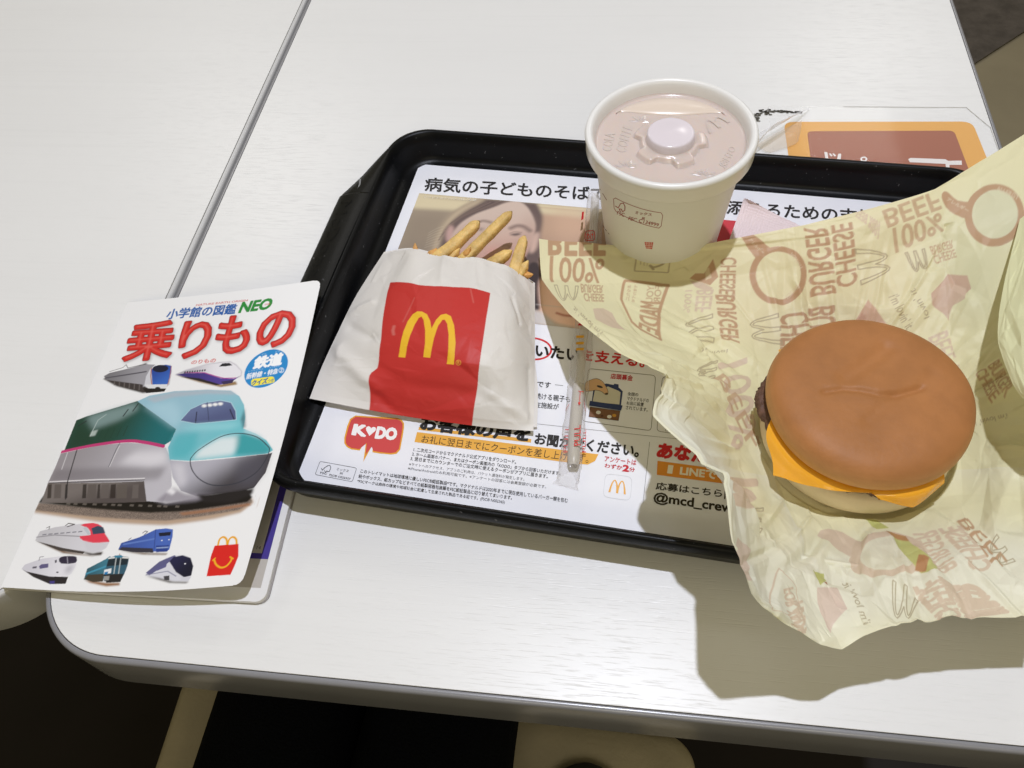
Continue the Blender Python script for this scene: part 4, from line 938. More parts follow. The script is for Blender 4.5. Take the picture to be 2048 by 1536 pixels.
C.fill(Z1(*ell((950, 712), 16, 8, 12)), (40, 36, 40)); C.line(Z1((660, 612), (740, 588), (760, 570), (770, 590), (850, 572)), 1.2, (70, 68, 74))
# white and violet train (top right)
C.fill(Z1((1052, 632), (1120, 600), (1250, 565), (1330, 554), (1388, 550), (1424, 570), (1458, 610), (1454, 640), (1410, 662)), (196, 192, 202), blur=1)
C.fill(Z1((1055, 632), (1200, 655), (1330, 690), (1420, 670), (1430, 690), (1330, 706), (1200, 676)), (150, 120, 84), blur=1)
C.fill(Z1((1055, 628), (1120, 605), (1250, 570), (1330, 560), (1385, 556), (1420, 575), (1452, 610), (1450, 634), (1410, 655), (1330, 650), (1230, 620), (1100, 625)), (176, 172, 182), grad=(Z1((1080, 620))[0], Z1((1330, 590))[0], (232, 230, 237)))
C.fill(Z1((1058, 632), (1110, 622), (1230, 620), (1330, 652), (1410, 655), (1440, 640), (1400, 672), (1330, 690), (1200, 660)), (62, 52, 120), grad=(Z1((1100, 630))[0], Z1((1390, 660))[0], (84, 66, 150)))
C.line(Z1((1120, 618), (1230, 618), (1300, 640), (1350, 652), (1420, 650)), 1.8, (176, 60, 150)); C.fill(Z1((1075, 640), (1200, 652), (1330, 690), (1300, 694), (1180, 664)), (44, 38, 44))
for k in range(9): C.fill(Z1((1110+k*15, 612-k*1.6), (1119+k*15, 610-k*1.6), (1118+k*15, 622-k*1.6), (1109+k*15, 623-k*1.6)), (58, 56, 70))
C.fill(Z1((1318, 582), (1340, 562), (1382, 560), (1400, 574), (1360, 580)), (40, 40, 50)); C.fill(Z1((1330, 672), (1410, 660), (1400, 680), (1345, 690)), (60, 50, 90))
# red and silver train
C.fill(Z2((210, 545), (400, 610), (560, 636), (640, 620), (560, 640), (380, 622)), (120, 90, 66), blur=1)
C.fill(Z2((212, 545), (240, 490), (330, 465), (480, 445), (560, 440), (600, 460), (640, 510), (662, 550), (640, 590), (590, 620), (510, 612), (380, 595)), (196, 194, 200), grad=(Z2((230, 530))[0], Z2((560, 580))[0], (214, 212, 220)))
C.fill(Z2((215, 548), (380, 590), (510, 612), (500, 626), (350, 604)), (72, 64, 62)); C.line(Z2((220, 525), (330, 512), (480, 520)), 1.6, (140, 136, 144))
C.fill(Z2((485, 452), (540, 440), (590, 445), (622, 470), (632, 505), (660, 548), (640, 556), (560, 560), (500, 545), (480, 518), (545, 512), (530, 470)), (226, 66, 86), smooth=2)
C.fill(Z2((550, 472), (590, 456), (622, 466), (634, 500), (560, 508)), (58, 74, 96)); C.fill(Z2((500, 470), (520, 462), (545, 505), (530, 512)), (190, 196, 204))
C.fill(Z2((505, 548), (560, 562), (652, 556), (630, 595), (560, 615), (520, 600)), (208, 206, 214), blur=1); C.fill(Z2((470, 606), (560, 622), (620, 612), (610, 634), (540, 634)), (60, 48, 44), blur=1)
C.line(Z2((280, 470), (300, 460), (295, 478)), 1.2, (80, 76, 80)); C.line(Z2((395, 455), (412, 442), (450, 448), (405, 462)), 1.6, (70, 62, 66))
for k in range(7): C.fill(Z2((255+k*36, 508-k*3), (280+k*36, 505-k*3), (280+k*36, 511-k*3), (255+k*36, 514-k*3)), (120, 118, 130))
# blue train
C.fill(Z2((712, 605), (900, 620), (1010, 622), (1000, 632), (860, 630)), (120, 100, 84), blur=1)
C.fill(Z2((712, 600), (730, 560), (840, 525), (940, 478), (1000, 472), (1042, 478), (1040, 520), (1020, 600), (1000, 612), (920, 612)), (62, 86, 160), grad=(Z2((740, 590))[0], Z2((1000, 540))[0], (74, 104, 186)))
C.fill(Z2((712, 602), (735, 585), (920, 592), (925, 618), (800, 616)), (56, 54, 66)); C.fill(Z2((955, 500), (1030, 492), (1026, 515), (960, 520)), (30, 32, 50)); C.line(Z2((745, 568), (930, 535)), 3, (96, 124, 196))
C.fill(Z2((940, 576), (1018, 572), (1008, 612), (940, 616)), (44, 66, 140)); C.line(Z2((944, 590), (1012, 586)), 2, (150, 170, 214)); C.line(Z2((860, 500), (875, 488), (890, 492), (870, 510)), 1.3, (60, 60, 80)); C.line(Z2((775, 540), (790, 530)), 1.2, (60, 60, 80))
C.line(Z2((938, 478), (928, 600)), 1.2, (46, 62, 128)); C.fill(Z2(*ell((975, 545), 5, 4, 8)), (230, 232, 240)); C.fill(Z2(*ell((1018, 540), 5, 4, 8)), (230, 232, 240))
# white train
C.fill(Z2((130, 715), (150, 690), (250, 655), (360, 640), (440, 636), (464, 645), (460, 690), (430, 745), (390, 770), (290, 768), (160, 735)), (206, 204, 214), grad=(Z2((160, 710))[0], Z2((420, 730))[0], (228, 226, 234)))
C.fill(Z2((130, 716), (160, 732), (300, 762), (410, 764), (395, 806), (300, 808), (200, 765)), (44, 40, 44)); C.fill(Z2((355, 655), (385, 640), (450, 640), (462, 652), (455, 680), (370, 685)), (52, 46, 66), smooth=2)
C.line(Z2((405, 645), (408, 682)), 1.2, (170, 166, 180)); C.fill(Z2((235, 700), (250, 688), (292, 684), (290, 708), (240, 716)), (96, 90, 130)); C.fill(Z2((195, 704), (222, 700), (220, 712), (196, 714)), (96, 92, 106)); C.fill(Z2((298, 790), (330, 788), (328, 806), (300, 806)), (70, 62, 130))
C.fill(Z2((340, 732), (354, 734), (350, 742), (338, 740)), (70, 66, 76)); C.line(Z2((235, 665), (240, 645), (262, 642)), 1.2, (120, 116, 124)); C.fill(Z2((330, 665), (342, 660), (342, 676), (332, 682)), (70, 66, 80)); C.fill(Z2((400, 700), (450, 690), (420, 745), (390, 740)), (150, 148, 160), blur=4, alpha=.6)
# teal train
C.fill(Z2((505, 780), (640, 800), (720, 800), (722, 815), (640, 822), (540, 800)), (150, 108, 76), blur=1)
C.fill(Z2((505, 780), (525, 715), (640, 655), (660, 640), (680, 650), (640, 720), (620, 790)), (52, 92, 106), grad=(Z2((520, 770))[0], Z2((650, 690))[0], (64, 120, 140))); C.line(Z2((520, 745), (640, 700)), 3, (70, 146, 176))
C.fill(Z2((506, 778), (530, 752), (625, 745), (620, 792), (560, 796)), (70, 62, 52))
C.fill(Z2((625, 790), (640, 700), (655, 650), (700, 636), (778, 645), (770, 690), (750, 745), (725, 792)), (54, 92, 112)); C.fill(Z2((655, 655), (775, 650), (765, 690), (642, 700)), (34, 46, 56)); C.line(Z2((655, 652), (690, 648)), 2.4, (228, 228, 228)); C.line(Z2((740, 648), (774, 650)), 2.4, (228, 228, 228))
C.fill(Z2((628, 722), (672, 712), (668, 742), (625, 748)), (232, 232, 236)); C.fill(Z2((630, 735), (652, 732), (648, 748), (628, 750)), (40, 120, 176)); C.line(Z2((700, 650), (686, 745)), 1.6, (190, 196, 198)); C.line(Z2((728, 650), (714, 745)), 1.6, (190, 196, 198))
C.fill(Z2((622, 750), (745, 745), (725, 795), (640, 800)), (42, 40, 42)); C.fill(Z2((626, 760), (660, 758), (656, 784), (624, 786)), (150, 148, 146)); C.fill(Z2((690, 636), (730, 632), (745, 645), (690, 648)), (58, 128, 160)); C.fill(Z2((716, 628), (722, 622), (724, 634)), (186, 110, 70))
# dark-nosed train
C.fill(Z2((872, 755), (930, 700), (1000, 650), (1050, 634), (1110, 632), (1150, 650), (1165, 700), (1150, 770), (1130, 792), (1040, 790), (960, 775)), (214, 214, 224)); C.fill(Z2((878, 740), (960, 672), (1050, 634), (1060, 640), (1000, 690), (900, 755)), (64, 62, 120), alpha=.9)
C.fill(Z2((1020, 672), (1045, 645), (1100, 634), (1148, 650), (1164, 700), (1152, 756), (1110, 768), (1060, 735)), (38, 38, 72), grad=(Z2((1040, 660))[0], Z2((1130, 740))[0], (26, 26, 46)))
C.fill(Z2((940, 715), (1005, 685), (1000, 705), (945, 728)), (96, 94, 140)); C.fill(Z2((872, 757), (960, 772), (1040, 792), (1140, 794), (1120, 803), (1020, 800)), (60, 50, 48), blur=1); C.line(Z2((880, 752), (1010, 730), (1060, 760)), 1.3, (120, 120, 150)); C.fill(Z2((985, 760), (1020, 756), (1020, 785), (990, 784)), (70, 68, 74))
C.fill(Z2((1085, 768), (1148, 760), (1135, 790), (1095, 790)), (206, 206, 216)); C.fill(Z2(*ell((1115, 685), 5, 4, 8)), (240, 240, 250))
# smiling paper-box emblem
for cx in (1346, 1404):
    C.line(Z2((cx-34, 578), (cx-24, 540), (cx-2, 524), (cx+18, 538), (cx+22, 572)), 3.4, (234, 168, 42), smooth=5)
C.fill(Z2((1293, 576), (1437, 566), (1436, 640), (1412, 700), (1388, 752), (1244, 761), (1270, 640)), (216, 38, 34))
C.line(Z2((1290, 662), (1302, 690), (1330, 708), (1362, 700), (1388, 672), (1396, 652)), 3.0, (240, 178, 40), smooth=5); C.line(Z2((1282, 664), (1296, 652)), 2.4, (240, 178, 40)); C.line(Z2((1386, 644), (1404, 655)), 2.4, (240, 178, 40))
V = CV.grid(nx, ny)
S_, T_ = np.meshgrid(np.linspace(0, 128, nx), np.linspace(0, 185, ny)); rc = 4.5
cut = np.ones((ny, nx), bool)
for ty in (rc, 185-rc): cut &= ~((S_ > 128-rc) & ((T_ < rc) if ty == rc else (T_ > 185-rc)) & (np.hypot(S_-(128-rc), T_-ty) > rc))
cover_m = mat('glossy_cover_print', attr=True, rough=.32, spec=.4)
grid_mesh('front_cover', V, cover_m, bk, cols=C.c, mask=cut)
Nn = normals(V[::8, ::8]); grid_mesh('cover_lining', V[::8, ::8]-Nn*.35, mat('inner_cover_paper', (226, 224, 220), .5, .3), bk, mask=cut[::8, ::8])
# pages and back cover
pw_m = mat('page_paper', (226, 225, 226), .5, .3); bc_m = mat('back_cover_card', (150, 146, 146), .5, .3)
s0, s1 = P(4, 1176, 3)[:2], P(255, 606, 4)[:2]; e0_, e1_ = P(529, 1205, 3)[:2], P(640, 760, 3)[:2]
dv = (s1-s0)/np.linalg.norm(s1-s0); wv = np.array([dv[1], -dv[0]])
wid = (e0_-s0) @ wv; bx = (e0_-s0) @ dv
B = lambda x, y, z: (*(s0+wv*x+dv*y), z)
def slab(name, w, h, z0, z1, m, r=5):
    q = rr(0, w, bx, h, .6, n=6, rb=.6); o_ = []
    for cx_, cy_, a0 in ((w-r, bx+r, -90), (w-r, h-r, 0)):
        for t in np.linspace(math.radians(a0), math.radians(a0+90), 8): o_.append((cx_+r*math.cos(t), cy_+r*math.sin(t)))
    o_ += [(0, h), (0, 0)]
    return loft(name, [np.array([B(x, y, z0) for x, y in o_]), np.array([B(x, y, z1) for x, y in o_])], m, bk, smooth=False)
slab('back_cover', wid+.8, 185, .3, .8, bc_m); slab('pages', wid, 184.4, .8, 3.4, pw_m)
I = Ink(lambda p, l: np.array([B(x, y, 3.42+l) for x, y in p]))
w_ = wid; pv = (66, 52, 138)
I.fill([(20, bx+7), (w_-3.6, bx+7), (w_-3.6, 176), (20, 176)], (182, 176, 170), .02)
I.add([(18, bx+22), (w_-3.6, bx+22), (w_-3.6, 178), (18, 178), (20, bx+25), (w_-7.6, bx+25), (w_-7.6, 176), (20, 176)], [(0, 1, 5, 4), (1, 2, 6, 5), (2, 3, 7, 6), (3, 0, 4, 7)], pv, .05)
I.fill(rrect([(20, 174), (w_-8.2, 174), (w_-8.2, bx+25.8), (20, bx+25.8)], .08), (170, 166, 158), .08)
I.text('14', [(w_-11, bx+27), (w_-8.9, bx+27), (w_-11, bx+28.8)], (60, 60, 70), 0, .1)
I.build('printed_page', print_m, bk)
# ================================================================== bag of fries
BAGC = [[(768, 504, 11), (825, 496, 22), (890, 511, 26), (955, 515, 26), (1018, 533, 21), (1070, 566, 9)],
        [(713, 590, 10), (790, 588, 25), (870, 590, 32), (950, 598, 32), (1025, 615, 26), (1070, 640, 9)],
        [(673, 670, 9), (760, 668, 25), (855, 678, 32), (945, 688, 33), (1020, 700, 27), (1070, 715, 9)],
        [(643, 735, 8.5), (742, 742, 18), (845, 757, 23), (940, 766, 24), (1015, 780, 20), (1069, 790, 9)],
        [(619, 797, 8.5), (738, 820, 8.5), (832, 836, 8), (944, 851, 8), (1008, 858, 8), (1067, 862, 8.5)]]
bag = empty('fries_bag', 'white paper bag of fries with red panel and yellow arches, open at the top', 'fries bag')
bag_m = mat('bag_paper', attr=True, rough=.48, spec=.3, trans=.06, bump=(900, .00004, (1, 1, 1)))
BG = Patch(BAGC); nx, ny = 380, 390
C = Canvas(nx, ny, (226, 222, 218), BG.inv)
Kb = lambda *ps: [(560+x/3.413, 380+y/3.413) for x, y in ps]
red = [(779.8, 564), (815, 567.5), (850, 573), (900, 577), (940, 580), (980, 589), (972, 640), (963, 700), (955, 770), (948, 820), (943.5, 852), (840, 838), (738.5, 821), (739.5, 780), (741.5, 752), (744, 746), (754, 736), (757, 722), (761, 680), (769, 620)]
C.fill(red, (198, 54, 50))
M1 = [(808, 1140), (822, 1050), (842, 970), (872, 895), (905, 850), (940, 833), (972, 834), (1005, 852), (1026, 895), (1036, 948), (1066, 890), (1100, 858), (1135, 851), (1168, 868), (1190, 930), (1199, 1040), (1188, 1192), (1138, 1188), (1150, 1090), (1152, 990), (1142, 915), (1126, 889), (1108, 890), (1080, 930), (1052, 1010), (1034, 1090), (1025, 1145), (977, 1140), (990, 1050), (992, 960), (982, 890), (968, 868), (948, 875), (918, 920), (890, 990), (866, 1070), (853, 1144)]
C.fill(Kb(*M1), (240, 190, 50))
C.line(Kb(*ell((1219, 1179), 17, 17, 20)), 1.0, (236, 180, 70), closed=True); C.text('R', Kb((1212, 1189), (1227, 1190), (1213, 1168)), (236, 180, 70), .02)
for pts, w, a_ in (([(778, 930), (770, 960), (775, 985)], 5, .35), ([(1300, 690), (1320, 780)], 2, .3), ([(840, 900), (920, 740)], 1.5, .25)): C.line(Kb(*pts), w, (226, 160, 150), alpha=a_, blur=3)
V = BG.grid(nx, ny); N = normals(V)
s_, t_ = np.meshgrid(np.linspace(0, 1, nx), np.linspace(0, 1, ny))
cr = soft(crumple(nx, ny, 118, 122, 30, 1.4, 31), 2)+soft(crumple(nx, ny, 118, 122, 170, .42, 32), 1)+crumple(nx, ny, 118, 122, 700, .07, 33)
cr += .9*np.exp(-((t_-.06)/.10)**2)*np.sin(s_*34)*np.exp(-((s_-.45)/.4)**2)
# the stiff bottom fold and the creases that run into the lower corners
for (ax_, ay_), (bx_, by_), d_, w_ in (((.03, .60), (.22, .86), 1.6, .035), ((0, .42), (.16, .52), -1.5, .03), ((.02, .36), (.10, .30), 1.3, .02), ((.72, .80), (.98, .93), 1.7, .04), ((.30, .79), (.75, .83), -1.0, .05), ((.95, .60), (.99, .95), -1.0, .03), ((.2, .86), (.3, .99), -.9, .03), ((.8, .2), (.86, .32), -.8, .015), ((.40, .0), (.42, .16), .7, .02), ((.6, .0), (.62, .16), -.7, .02)):
    d = np.array([bx_-ax_, by_-ay_]); q = np.clip(((s_-ax_)*d[0]+(t_-ay_)*d[1])/(d@d), 0, 1)
    cr += d_*np.exp(-(np.hypot(s_-ax_-q*d[0], t_-ay_-q*d[1])/w_)**2)
ed_ = np.clip(np.minimum(s_, 1-s_)/.05, 0, 1)*np.clip((1-t_)/.05, .12, 1)
V = V+N*(cr*ed_)[..., None]
V[..., 2] = np.maximum(V[..., 2], 5.5)
jag = .004+.006*soft(RNG.random((1, nx)), 3)[0]+.003*RNG.random(nx)
grid_mesh('bag_front', V, bag_m, bag, cols=C.c, mask=(t_ > jag[None]))
bc = [[(x, y, (z-.7) if (i in (0, 5) or j == 4) else 5.2) for i, (x, y, z) in enumerate(r)] for j, r in enumerate(BAGC)]
for r in bc[3:]: r[5] = (r[5][0]+7, r[5][1]-8, 6)
bk_p = Patch(bc); V = bk_p.grid(80, 80); V[..., 2] = np.maximum(V[..., 2], 4.7)
grid_mesh('bag_back', V, mat('bag_back_paper', (226, 222, 218), .5, .3), bag)
# ---- fries, each a thing of its own
fry_m = mat('fried_potato', (224, 188, 118), .48, .4, bump=(520, .0007, (1, 1, 1)), vary=(140, .22, (1, 1, 1)), sss=.12)
fry_b = mat('browned_fried_potato', (212, 158, 90), .5, .4, bump=(520, .0007, (1, 1, 1)), vary=(140, .25, (1, 1, 1)), sss=.1)
def fry(a, b, w, label, m=fry_m, bend=0, back=26, seed=0, hook=0):
    r = np.random.default_rng(seed); A, B_ = P(*a), P(*b); d = (B_-A)/np.linalg.norm(B_-A); A = A-d*back; A[2] = min(max(A[2], 10), 17)
    n = 34; t = np.linspace(0, 1, n)[:, None]; side = np.array([-d[1], d[0], 0])
    path = A*(1-t)+B_*t+side*(bend*np.sin(t*np.pi))+side*hook*np.clip(t-.8, 0, 1)*5
    L = np.linalg.norm(B_-A); wd = w*.62*(1+.05*np.sin(t[:, 0]*6+seed)+.05*soft(r.normal(size=(1, n)), 2)[0])
    tip = np.clip((1-t[:, 0])*L/4.5, 0, 1)**.7; st = np.clip(t[:, 0]*L/2, .1, 1)**.5; wd = wd*tip*st*(1-.36*t[:, 0]**1.5)
    dd = np.gradient(path, axis=0); dd /= np.linalg.norm(dd, axis=1, keepdims=True); nn = np.stack([-dd[:, 1], dd[:, 0], 0*dd[:, 0]], -1); nn /= np.linalg.norm(nn, axis=1, keepdims=True); up = np.cross(nn, dd)*-1
    k = 20; an = np.linspace(0, 2*np.pi, k, endpoint=False)+.35*seed
    sq = 1/np.maximum(np.abs(np.cos(an)), np.abs(np.sin(an)))**.62
    rad = wd[:, None]*sq[None]*.93*(1+.07*soft(r.normal(size=(n, k)), 1))
    V = path[:, None]+nn[:, None]*(rad*np.cos(an))[..., None]+up[:, None]*(rad*.92*np.sin(an))[..., None]
    V = np.concatenate([np.repeat(path[:1, None], k, 1), V, np.repeat(path[-1:, None]+dd[-1:, None]*.2, k, 1)])
    return tag(grid_mesh('french_fry', V, m, closed_u=True), label, 'french fry', 'fries in the paper bag')
fry((880, 509, 17.5), (960, 441, 24), 8.3, 'thick golden fry leaning right, left of the two long fries', bend=-1.6, seed=1)
fry((942, 509, 18), (1025, 422, 31), 7.0, 'longest golden fry, its browned tip crossing the printed forehead', bend=.5, seed=2)
fry((866, 514, 16), (874, 496, 20), 6.2, 'short browned fry stub at the foot of the thick left fry', fry_b, seed=3, back=20)
fry((1034, 545, 13), (1050, 470, 22), 7.4, 'pale upright fry at the right end of the bag opening', bend=.8, seed=4)
fry((998, 530, 14), (1025, 500, 22), 7.6, 'short thick fry between the longest fry and the upright one', seed=5)
fry((832, 505, 15), (830, 485, 20), 4.4, 'tiny pointed fry tip alone at the left of the bag opening', fry_b, seed=6, back=16)
fry((1052, 560, 9), (1067, 549, 15), 5.4, 'browned fry end at the far right corner of the bag opening', fry_b, seed=7, back=14)
fry((934, 515, 17), (942, 494, 24), 4.8, 'small split fry edge beside the foot of the longest fry', fry_b, seed=8, back=18)
fry((1046, 552, 11), (1057, 520, 20), 5.4, 'broken fry leaning against the right side of the upright fry', seed=9, back=20)
fry((905, 515, 15), (921, 494, 19), 5.8, 'blunt fry end between the thick left fry and the longest fry', seed=10, back=18)

# ================================================================== burger
BX, BY = 121.0, 240.5
bur = empty('cheeseburger', 'cheeseburger with a smooth brown bun lying on the opened wrapper', 'burger'); bur.location = (BX*.001, BY*.001, .0095)
bun_m = mat('baked_bun', attr=True, rough=.5, spec=.22, bump=(420, .00016, (1, 1, 1)), vary=(110, .06, (1, 1, 1)))
def place(o): o.matrix_parent_inverse = Matrix.Translation((-BX*.001, -BY*.001, -.0095)); return o
n = 200; an = np.linspace(0, 2*np.pi, n, endpoint=False)
prof = spline([(40.5, 34.2), (44.6, 34.4), (46.8, 35.8), (47.6, 38.6), (47.5, 41.6), (46.4, 44.8), (43.8, 47.5), (38.5, 49.4), (30, 50.4), (20, 50.9), (9, 51.1), (.05, 51.1)], 9)
V = lathe(prof, BX+.4, BY+.8, n)
rw = 1+.008*np.sin(2*an+1.1)+.006*np.sin(3*an+.4)+.004*np.sin(5*an)
V[..., 0] = BX+.4+(V[..., 0]-BX-.4)*rw; V[..., 1] = BY+.8+(V[..., 1]-BY-.8)*rw
def groove(V, pts, depth, w):
    g = np.array([P(x, y, 50.5)[:2] for x, y in pts]); D = np.full(V.shape[:2], 1e9)
    for a, b in zip(g[:-1], g[1:]):
        d = b-a; t = np.clip(((V[..., 0]-a[0])*d[0]+(V[..., 1]-a[1])*d[1])/(d@d), 0, 1)
        D = np.minimum(D, np.hypot(V[..., 0]-a[0]-t*d[0], V[..., 1]-a[1]-t*d[1]))
    V[..., 2] -= depth*np.exp(-(D/w)**2)*np.clip((V[..., 2]-44)/3, 0, 1)
Kg = lambda *ps: [(1400+x/3.16, 560+y/3.16) for x, y in ps]
groove(V, Kg((790, 705), (900, 690), (1010, 702), (1130, 728), (1260, 722), (1400, 680)), 1.3, 1.7)
groove(V, Kg((930, 615), (1040, 540), (1180, 430)), 1.7, 4.5); groove(V, Kg((1060, 890), (1150, 810), (1225, 745)), .7, 3)
groove(V, Kg((1240, 735), (1380, 690), (1470, 600)), .6, 3.4); V[..., 2] += .25*np.sin(V[..., 0]/7.3+1)*np.sin(V[..., 1]/8.1)*(V[..., 2] > 44)
zz = V[..., 2]; q = np.clip((zz-36.5)/12, 0, 1)[..., None]; q = q*q*(3-2*q)
nz = (np.sin(V[..., 0]/11+V[..., 1]/17)+np.sin(V[..., 0]/6.1-V[..., 1]/9.7+2))[..., None]*.035
cols = lin((206, 158, 106))*(1-q)+lin((166, 112, 67))*q*(1+nz)
grid_mesh('top_bun', V, bun_m, bur, cols=cols, closed_u=True)
o = [x for x in bur.children if x.name.startswith('top_bun')][0]; place(o)
for i in range(9):
    pass
prof = spline([(.05, 26.2), (20, 26.4), (38, 26.4), (43.5, 25.6), (45.6, 23), (46.2, 19), (45.6, 14.5), (43.6, 11.2), (40, 9.8), (20, 9.5), (.05, 9.5)], 6)
V = lathe(prof, BX-.6, BY-1.3, 160); an2 = np.linspace(0, 2*np.pi, 160, endpoint=False)
V[..., 2] += .35*np.sin(3*an2+1)*np.clip((V[..., 2]-20)/6, 0, 1)
c0 = np.clip((V[..., 2]-10.5)/4, 0, 1)[..., None]
place(grid_mesh('bottom_bun', V, bun_m, bur, cols=lin((198, 150, 100))*(1-c0)+lin((224, 208, 176))*c0, closed_u=True))
pat_m = mat('grilled_patty', (98, 70, 58), .55, .4, bump=(420, .0016, (1, 1, 1)), vary=(300, .35, (1, 1, 1)))
rp = np.random.default_rng(4); a3 = np.linspace(0, 2*np.pi, 260, endpoint=False)
edge_n = soft(np.tile(rp.normal(size=(1, 260)), (1, 3)), 1)[0, 260:520]*.8+soft(np.tile(rp.normal(size=(1, 260)), (1, 3)), 5)[0, 260:520]*1.6
rows = []
for r_, z_ in ((0, 26.4), (40, 26.5), (43.5, 26.6), (45.4, 28), (46.0, 30), (45.2, 32), (43, 33.2), (40, 33.4), (.05, 33.4)):
    k = np.clip(r_/47, 0, 1)**6
    rr_ = r_+edge_n*k+k*rp.normal(size=260)*.22+k*4.6*np.exp(-((a3-np.pi*.95)/.33)**2)-k*2*np.exp(-((a3-np.pi*1.12)/.16)**2)-k*1.5*np.exp(-((np.abs(a3-4.6))/.5)**2)
    rows.append(np.stack([BX-1.8+rr_*np.cos(a3), BY-1.0+rr_*np.sin(a3), z_+0*a3+.25*rp.normal(size=260)*k], -1))
place(grid_mesh('beef_patty', np.array(rows), pat_m, bur, closed_u=True))
# cheese: a square slice draped over the patty, corners hanging
che_m = mat('melted_cheese', (238, 170, 46), .2, .5, coat=.4, coat_rough=.12, sss=.1)
c_tl, c_bl, c_br = P(1560, 689, 31)[:2], P(1549, 946, 28)[:2], P(1790, 992, 29)[:2]
c_tr = c_tl+c_br-c_bl
nn_ = 110; u_, v_ = np.meshgrid(np.linspace(0, 1, nn_), np.linspace(0, 1, nn_))
X = c_bl*(1-u_[..., None])*(1-v_[..., None])+c_br*u_[..., None]*(1-v_[..., None])+c_tl*(1-u_[..., None])*v_[..., None]+c_tr*u_[..., None]*v_[..., None]
bowl = .035*np.sin(u_*np.pi)*(1-v_)**3
X = X-((c_tl-c_bl)/np.linalg.norm(c_tl-c_bl))*(5.5*np.sin(u_*np.pi)*(1-v_)**3)[..., None]
X[..., 0] -= 5.2*np.exp(-((v_-.26)/.15)**2)*(1-u_)**5-2.5*np.exp(-((v_-.62)/.16)**2)*(1-u_)**5
rad = np.hypot(X[..., 0]-BX+1.8, X[..., 1]-BY+1)
ov = np.clip(rad-43.5, 0, 40); z_ = 34.0-.012*ov-(.55*ov**1.12)*np.clip(ov/6, 0, 1)
z_ = np.maximum(z_, 20)+.25*np.sin(u_*23)*np.clip(ov/4, 0, 1)
top = np.dstack([X, z_]); N = normals(top); bot = top-N*1.7
sheet = [top[:, i] for i in range(nn_)]
def closed_sheet(top, bot):
    V = np.concatenate([top, bot[::-1]], 0); return np.concatenate([V, V[:1]], 0)
place(grid_mesh('cheese_slice', closed_sheet(top, bot), che_m, bur))
eL = np.stack([top[:, 0], (top[:, 0]+bot[:, 0])/2, bot[:, 0]]); eR = np.stack([top[:, -1], (top[:, -1]+bot[:, -1])/2, bot[:, -1]])
place(grid_mesh('cheese_edge', eL, che_m, bur)); place(grid_mesh('cheese_edge', eR, che_m, bur))

ck = Patch([[(1740, 962, 35), (1800, 960, 35.5), (1860, 940, 35.5), (1884, 925, 35)], [(1745, 985, 34.5), (1806, 990, 34.4), (1858, 978, 34), (1889, 952, 33.5)], [(1761, 999, 32.5), (1812, 1013, 28.5), (1836, 1010, 27.5), (1889, 966, 31)]])
V = ck.grid(50, 34); N = normals(V); place(grid_mesh('cheese_slice', closed_sheet(V, V-N*1.5), che_m, bur))

# ================================================================== wrapper
WR = [[(1078, 478, 20), (1160, 486, 22), (1250, 493, 27), (1375, 494, 34), (1480, 475, 34), (1605, 451, 38), (1743, 417, 42), (1868, 380, 46), (1985, 306, 54), (2120, 225, 62)],
 [(1084, 560, 27), (1160, 565, 27), (1250, 565, 25), (1370, 560, 23), (1490, 550, 22), (1620, 530, 25), (1755, 505, 30), (1880, 465, 36), (1990, 430, 46), (2125, 390, 56)],
 [(1140, 628, 57), (1200, 640, 47), (1280, 650, 34), (1390, 645, 20), (1500, 635, 15), (1625, 615, 15), (1760, 595, 19), (1890, 565, 25), (1995, 545, 36), (2125, 530, 48)],
 [(1238, 699, 69), (1280, 705, 58), (1335, 715, 42), (1420, 720, 20), (1510, 720, 11), (1625, 700, 9), (1760, 680, 9.5), (1900, 660, 17), (2000, 650, 30), (2125, 650, 42)],
 [(1343, 743, 83), (1365, 765, 72), (1395, 785, 54), (1450, 800, 26), (1520, 805, 10), (1630, 800, 8), (1770, 790, 8), (1915, 780, 13), (2005, 780, 26), (2125, 780, 38)],
 [(1312, 825, 87), (1350, 835, 80), (1400, 855, 62), (1460, 890, 30), (1535, 905, 11), (1640, 900, 8), (1775, 890, 8), (1920, 890, 13), (2005, 890, 24), (2125, 890, 36)],
 [(1446, 955, 96), (1458, 962, 84), (1480, 975, 60), (1515, 990, 32), (1575, 1000, 13), (1660, 1010, 8.6), (1780, 1010, 8.6), (1925, 990, 15), (2010, 990, 26), (2125, 990, 36)],
 [(1456, 1085, 104), (1490, 1090, 84), (1530, 1095, 60), (1575, 1100, 42), (1630, 1105, 30), (1700, 1100, 25), (1800, 1090, 25), (1930, 1080, 28), (2015, 1080, 33), (2125, 1070, 40)],
 [(1500, 1187, 88), (1535, 1190, 74), (1575, 1195, 58), (1620, 1195, 46), (1670, 1190, 40), (1735, 1180, 38), (1820, 1165, 38), (1935, 1155, 40), (2020, 1150, 42), (2125, 1150, 45)],
 [(1552, 1229, 72), (1600, 1263, 57), (1640, 1290, 50), (1682, 1300, 46), (1728, 1272, 48), (1801, 1244, 53), (1862, 1236, 52), (1950, 1221, 50), (2030, 1222, 49), (2125, 1225, 48)]]
wr = empty('burger_wrapper', 'crumpled pale yellow printed wrapper spread open under the burger', 'wrapper')
WP = Patch(WR, 130, .65); nx, ny = 600, 500
wr_m = mat('waxed_wrapper_paper', attr=True, rough=.45, spec=.3, trans=.26)
WB = (244, 239, 198)
C = Canvas(nx, ny, WB, WP.inv)
PR, PL, DK = (204, 168, 134), (228, 208, 184), (186, 172, 140)
K8 = lambda *ps: [(1060+x/3.413, 400+y/3.413) for x, y in ps]
K2 = lambda *ps: [(1300+x/2.738, 900+y/2.738) for x, y in ps]
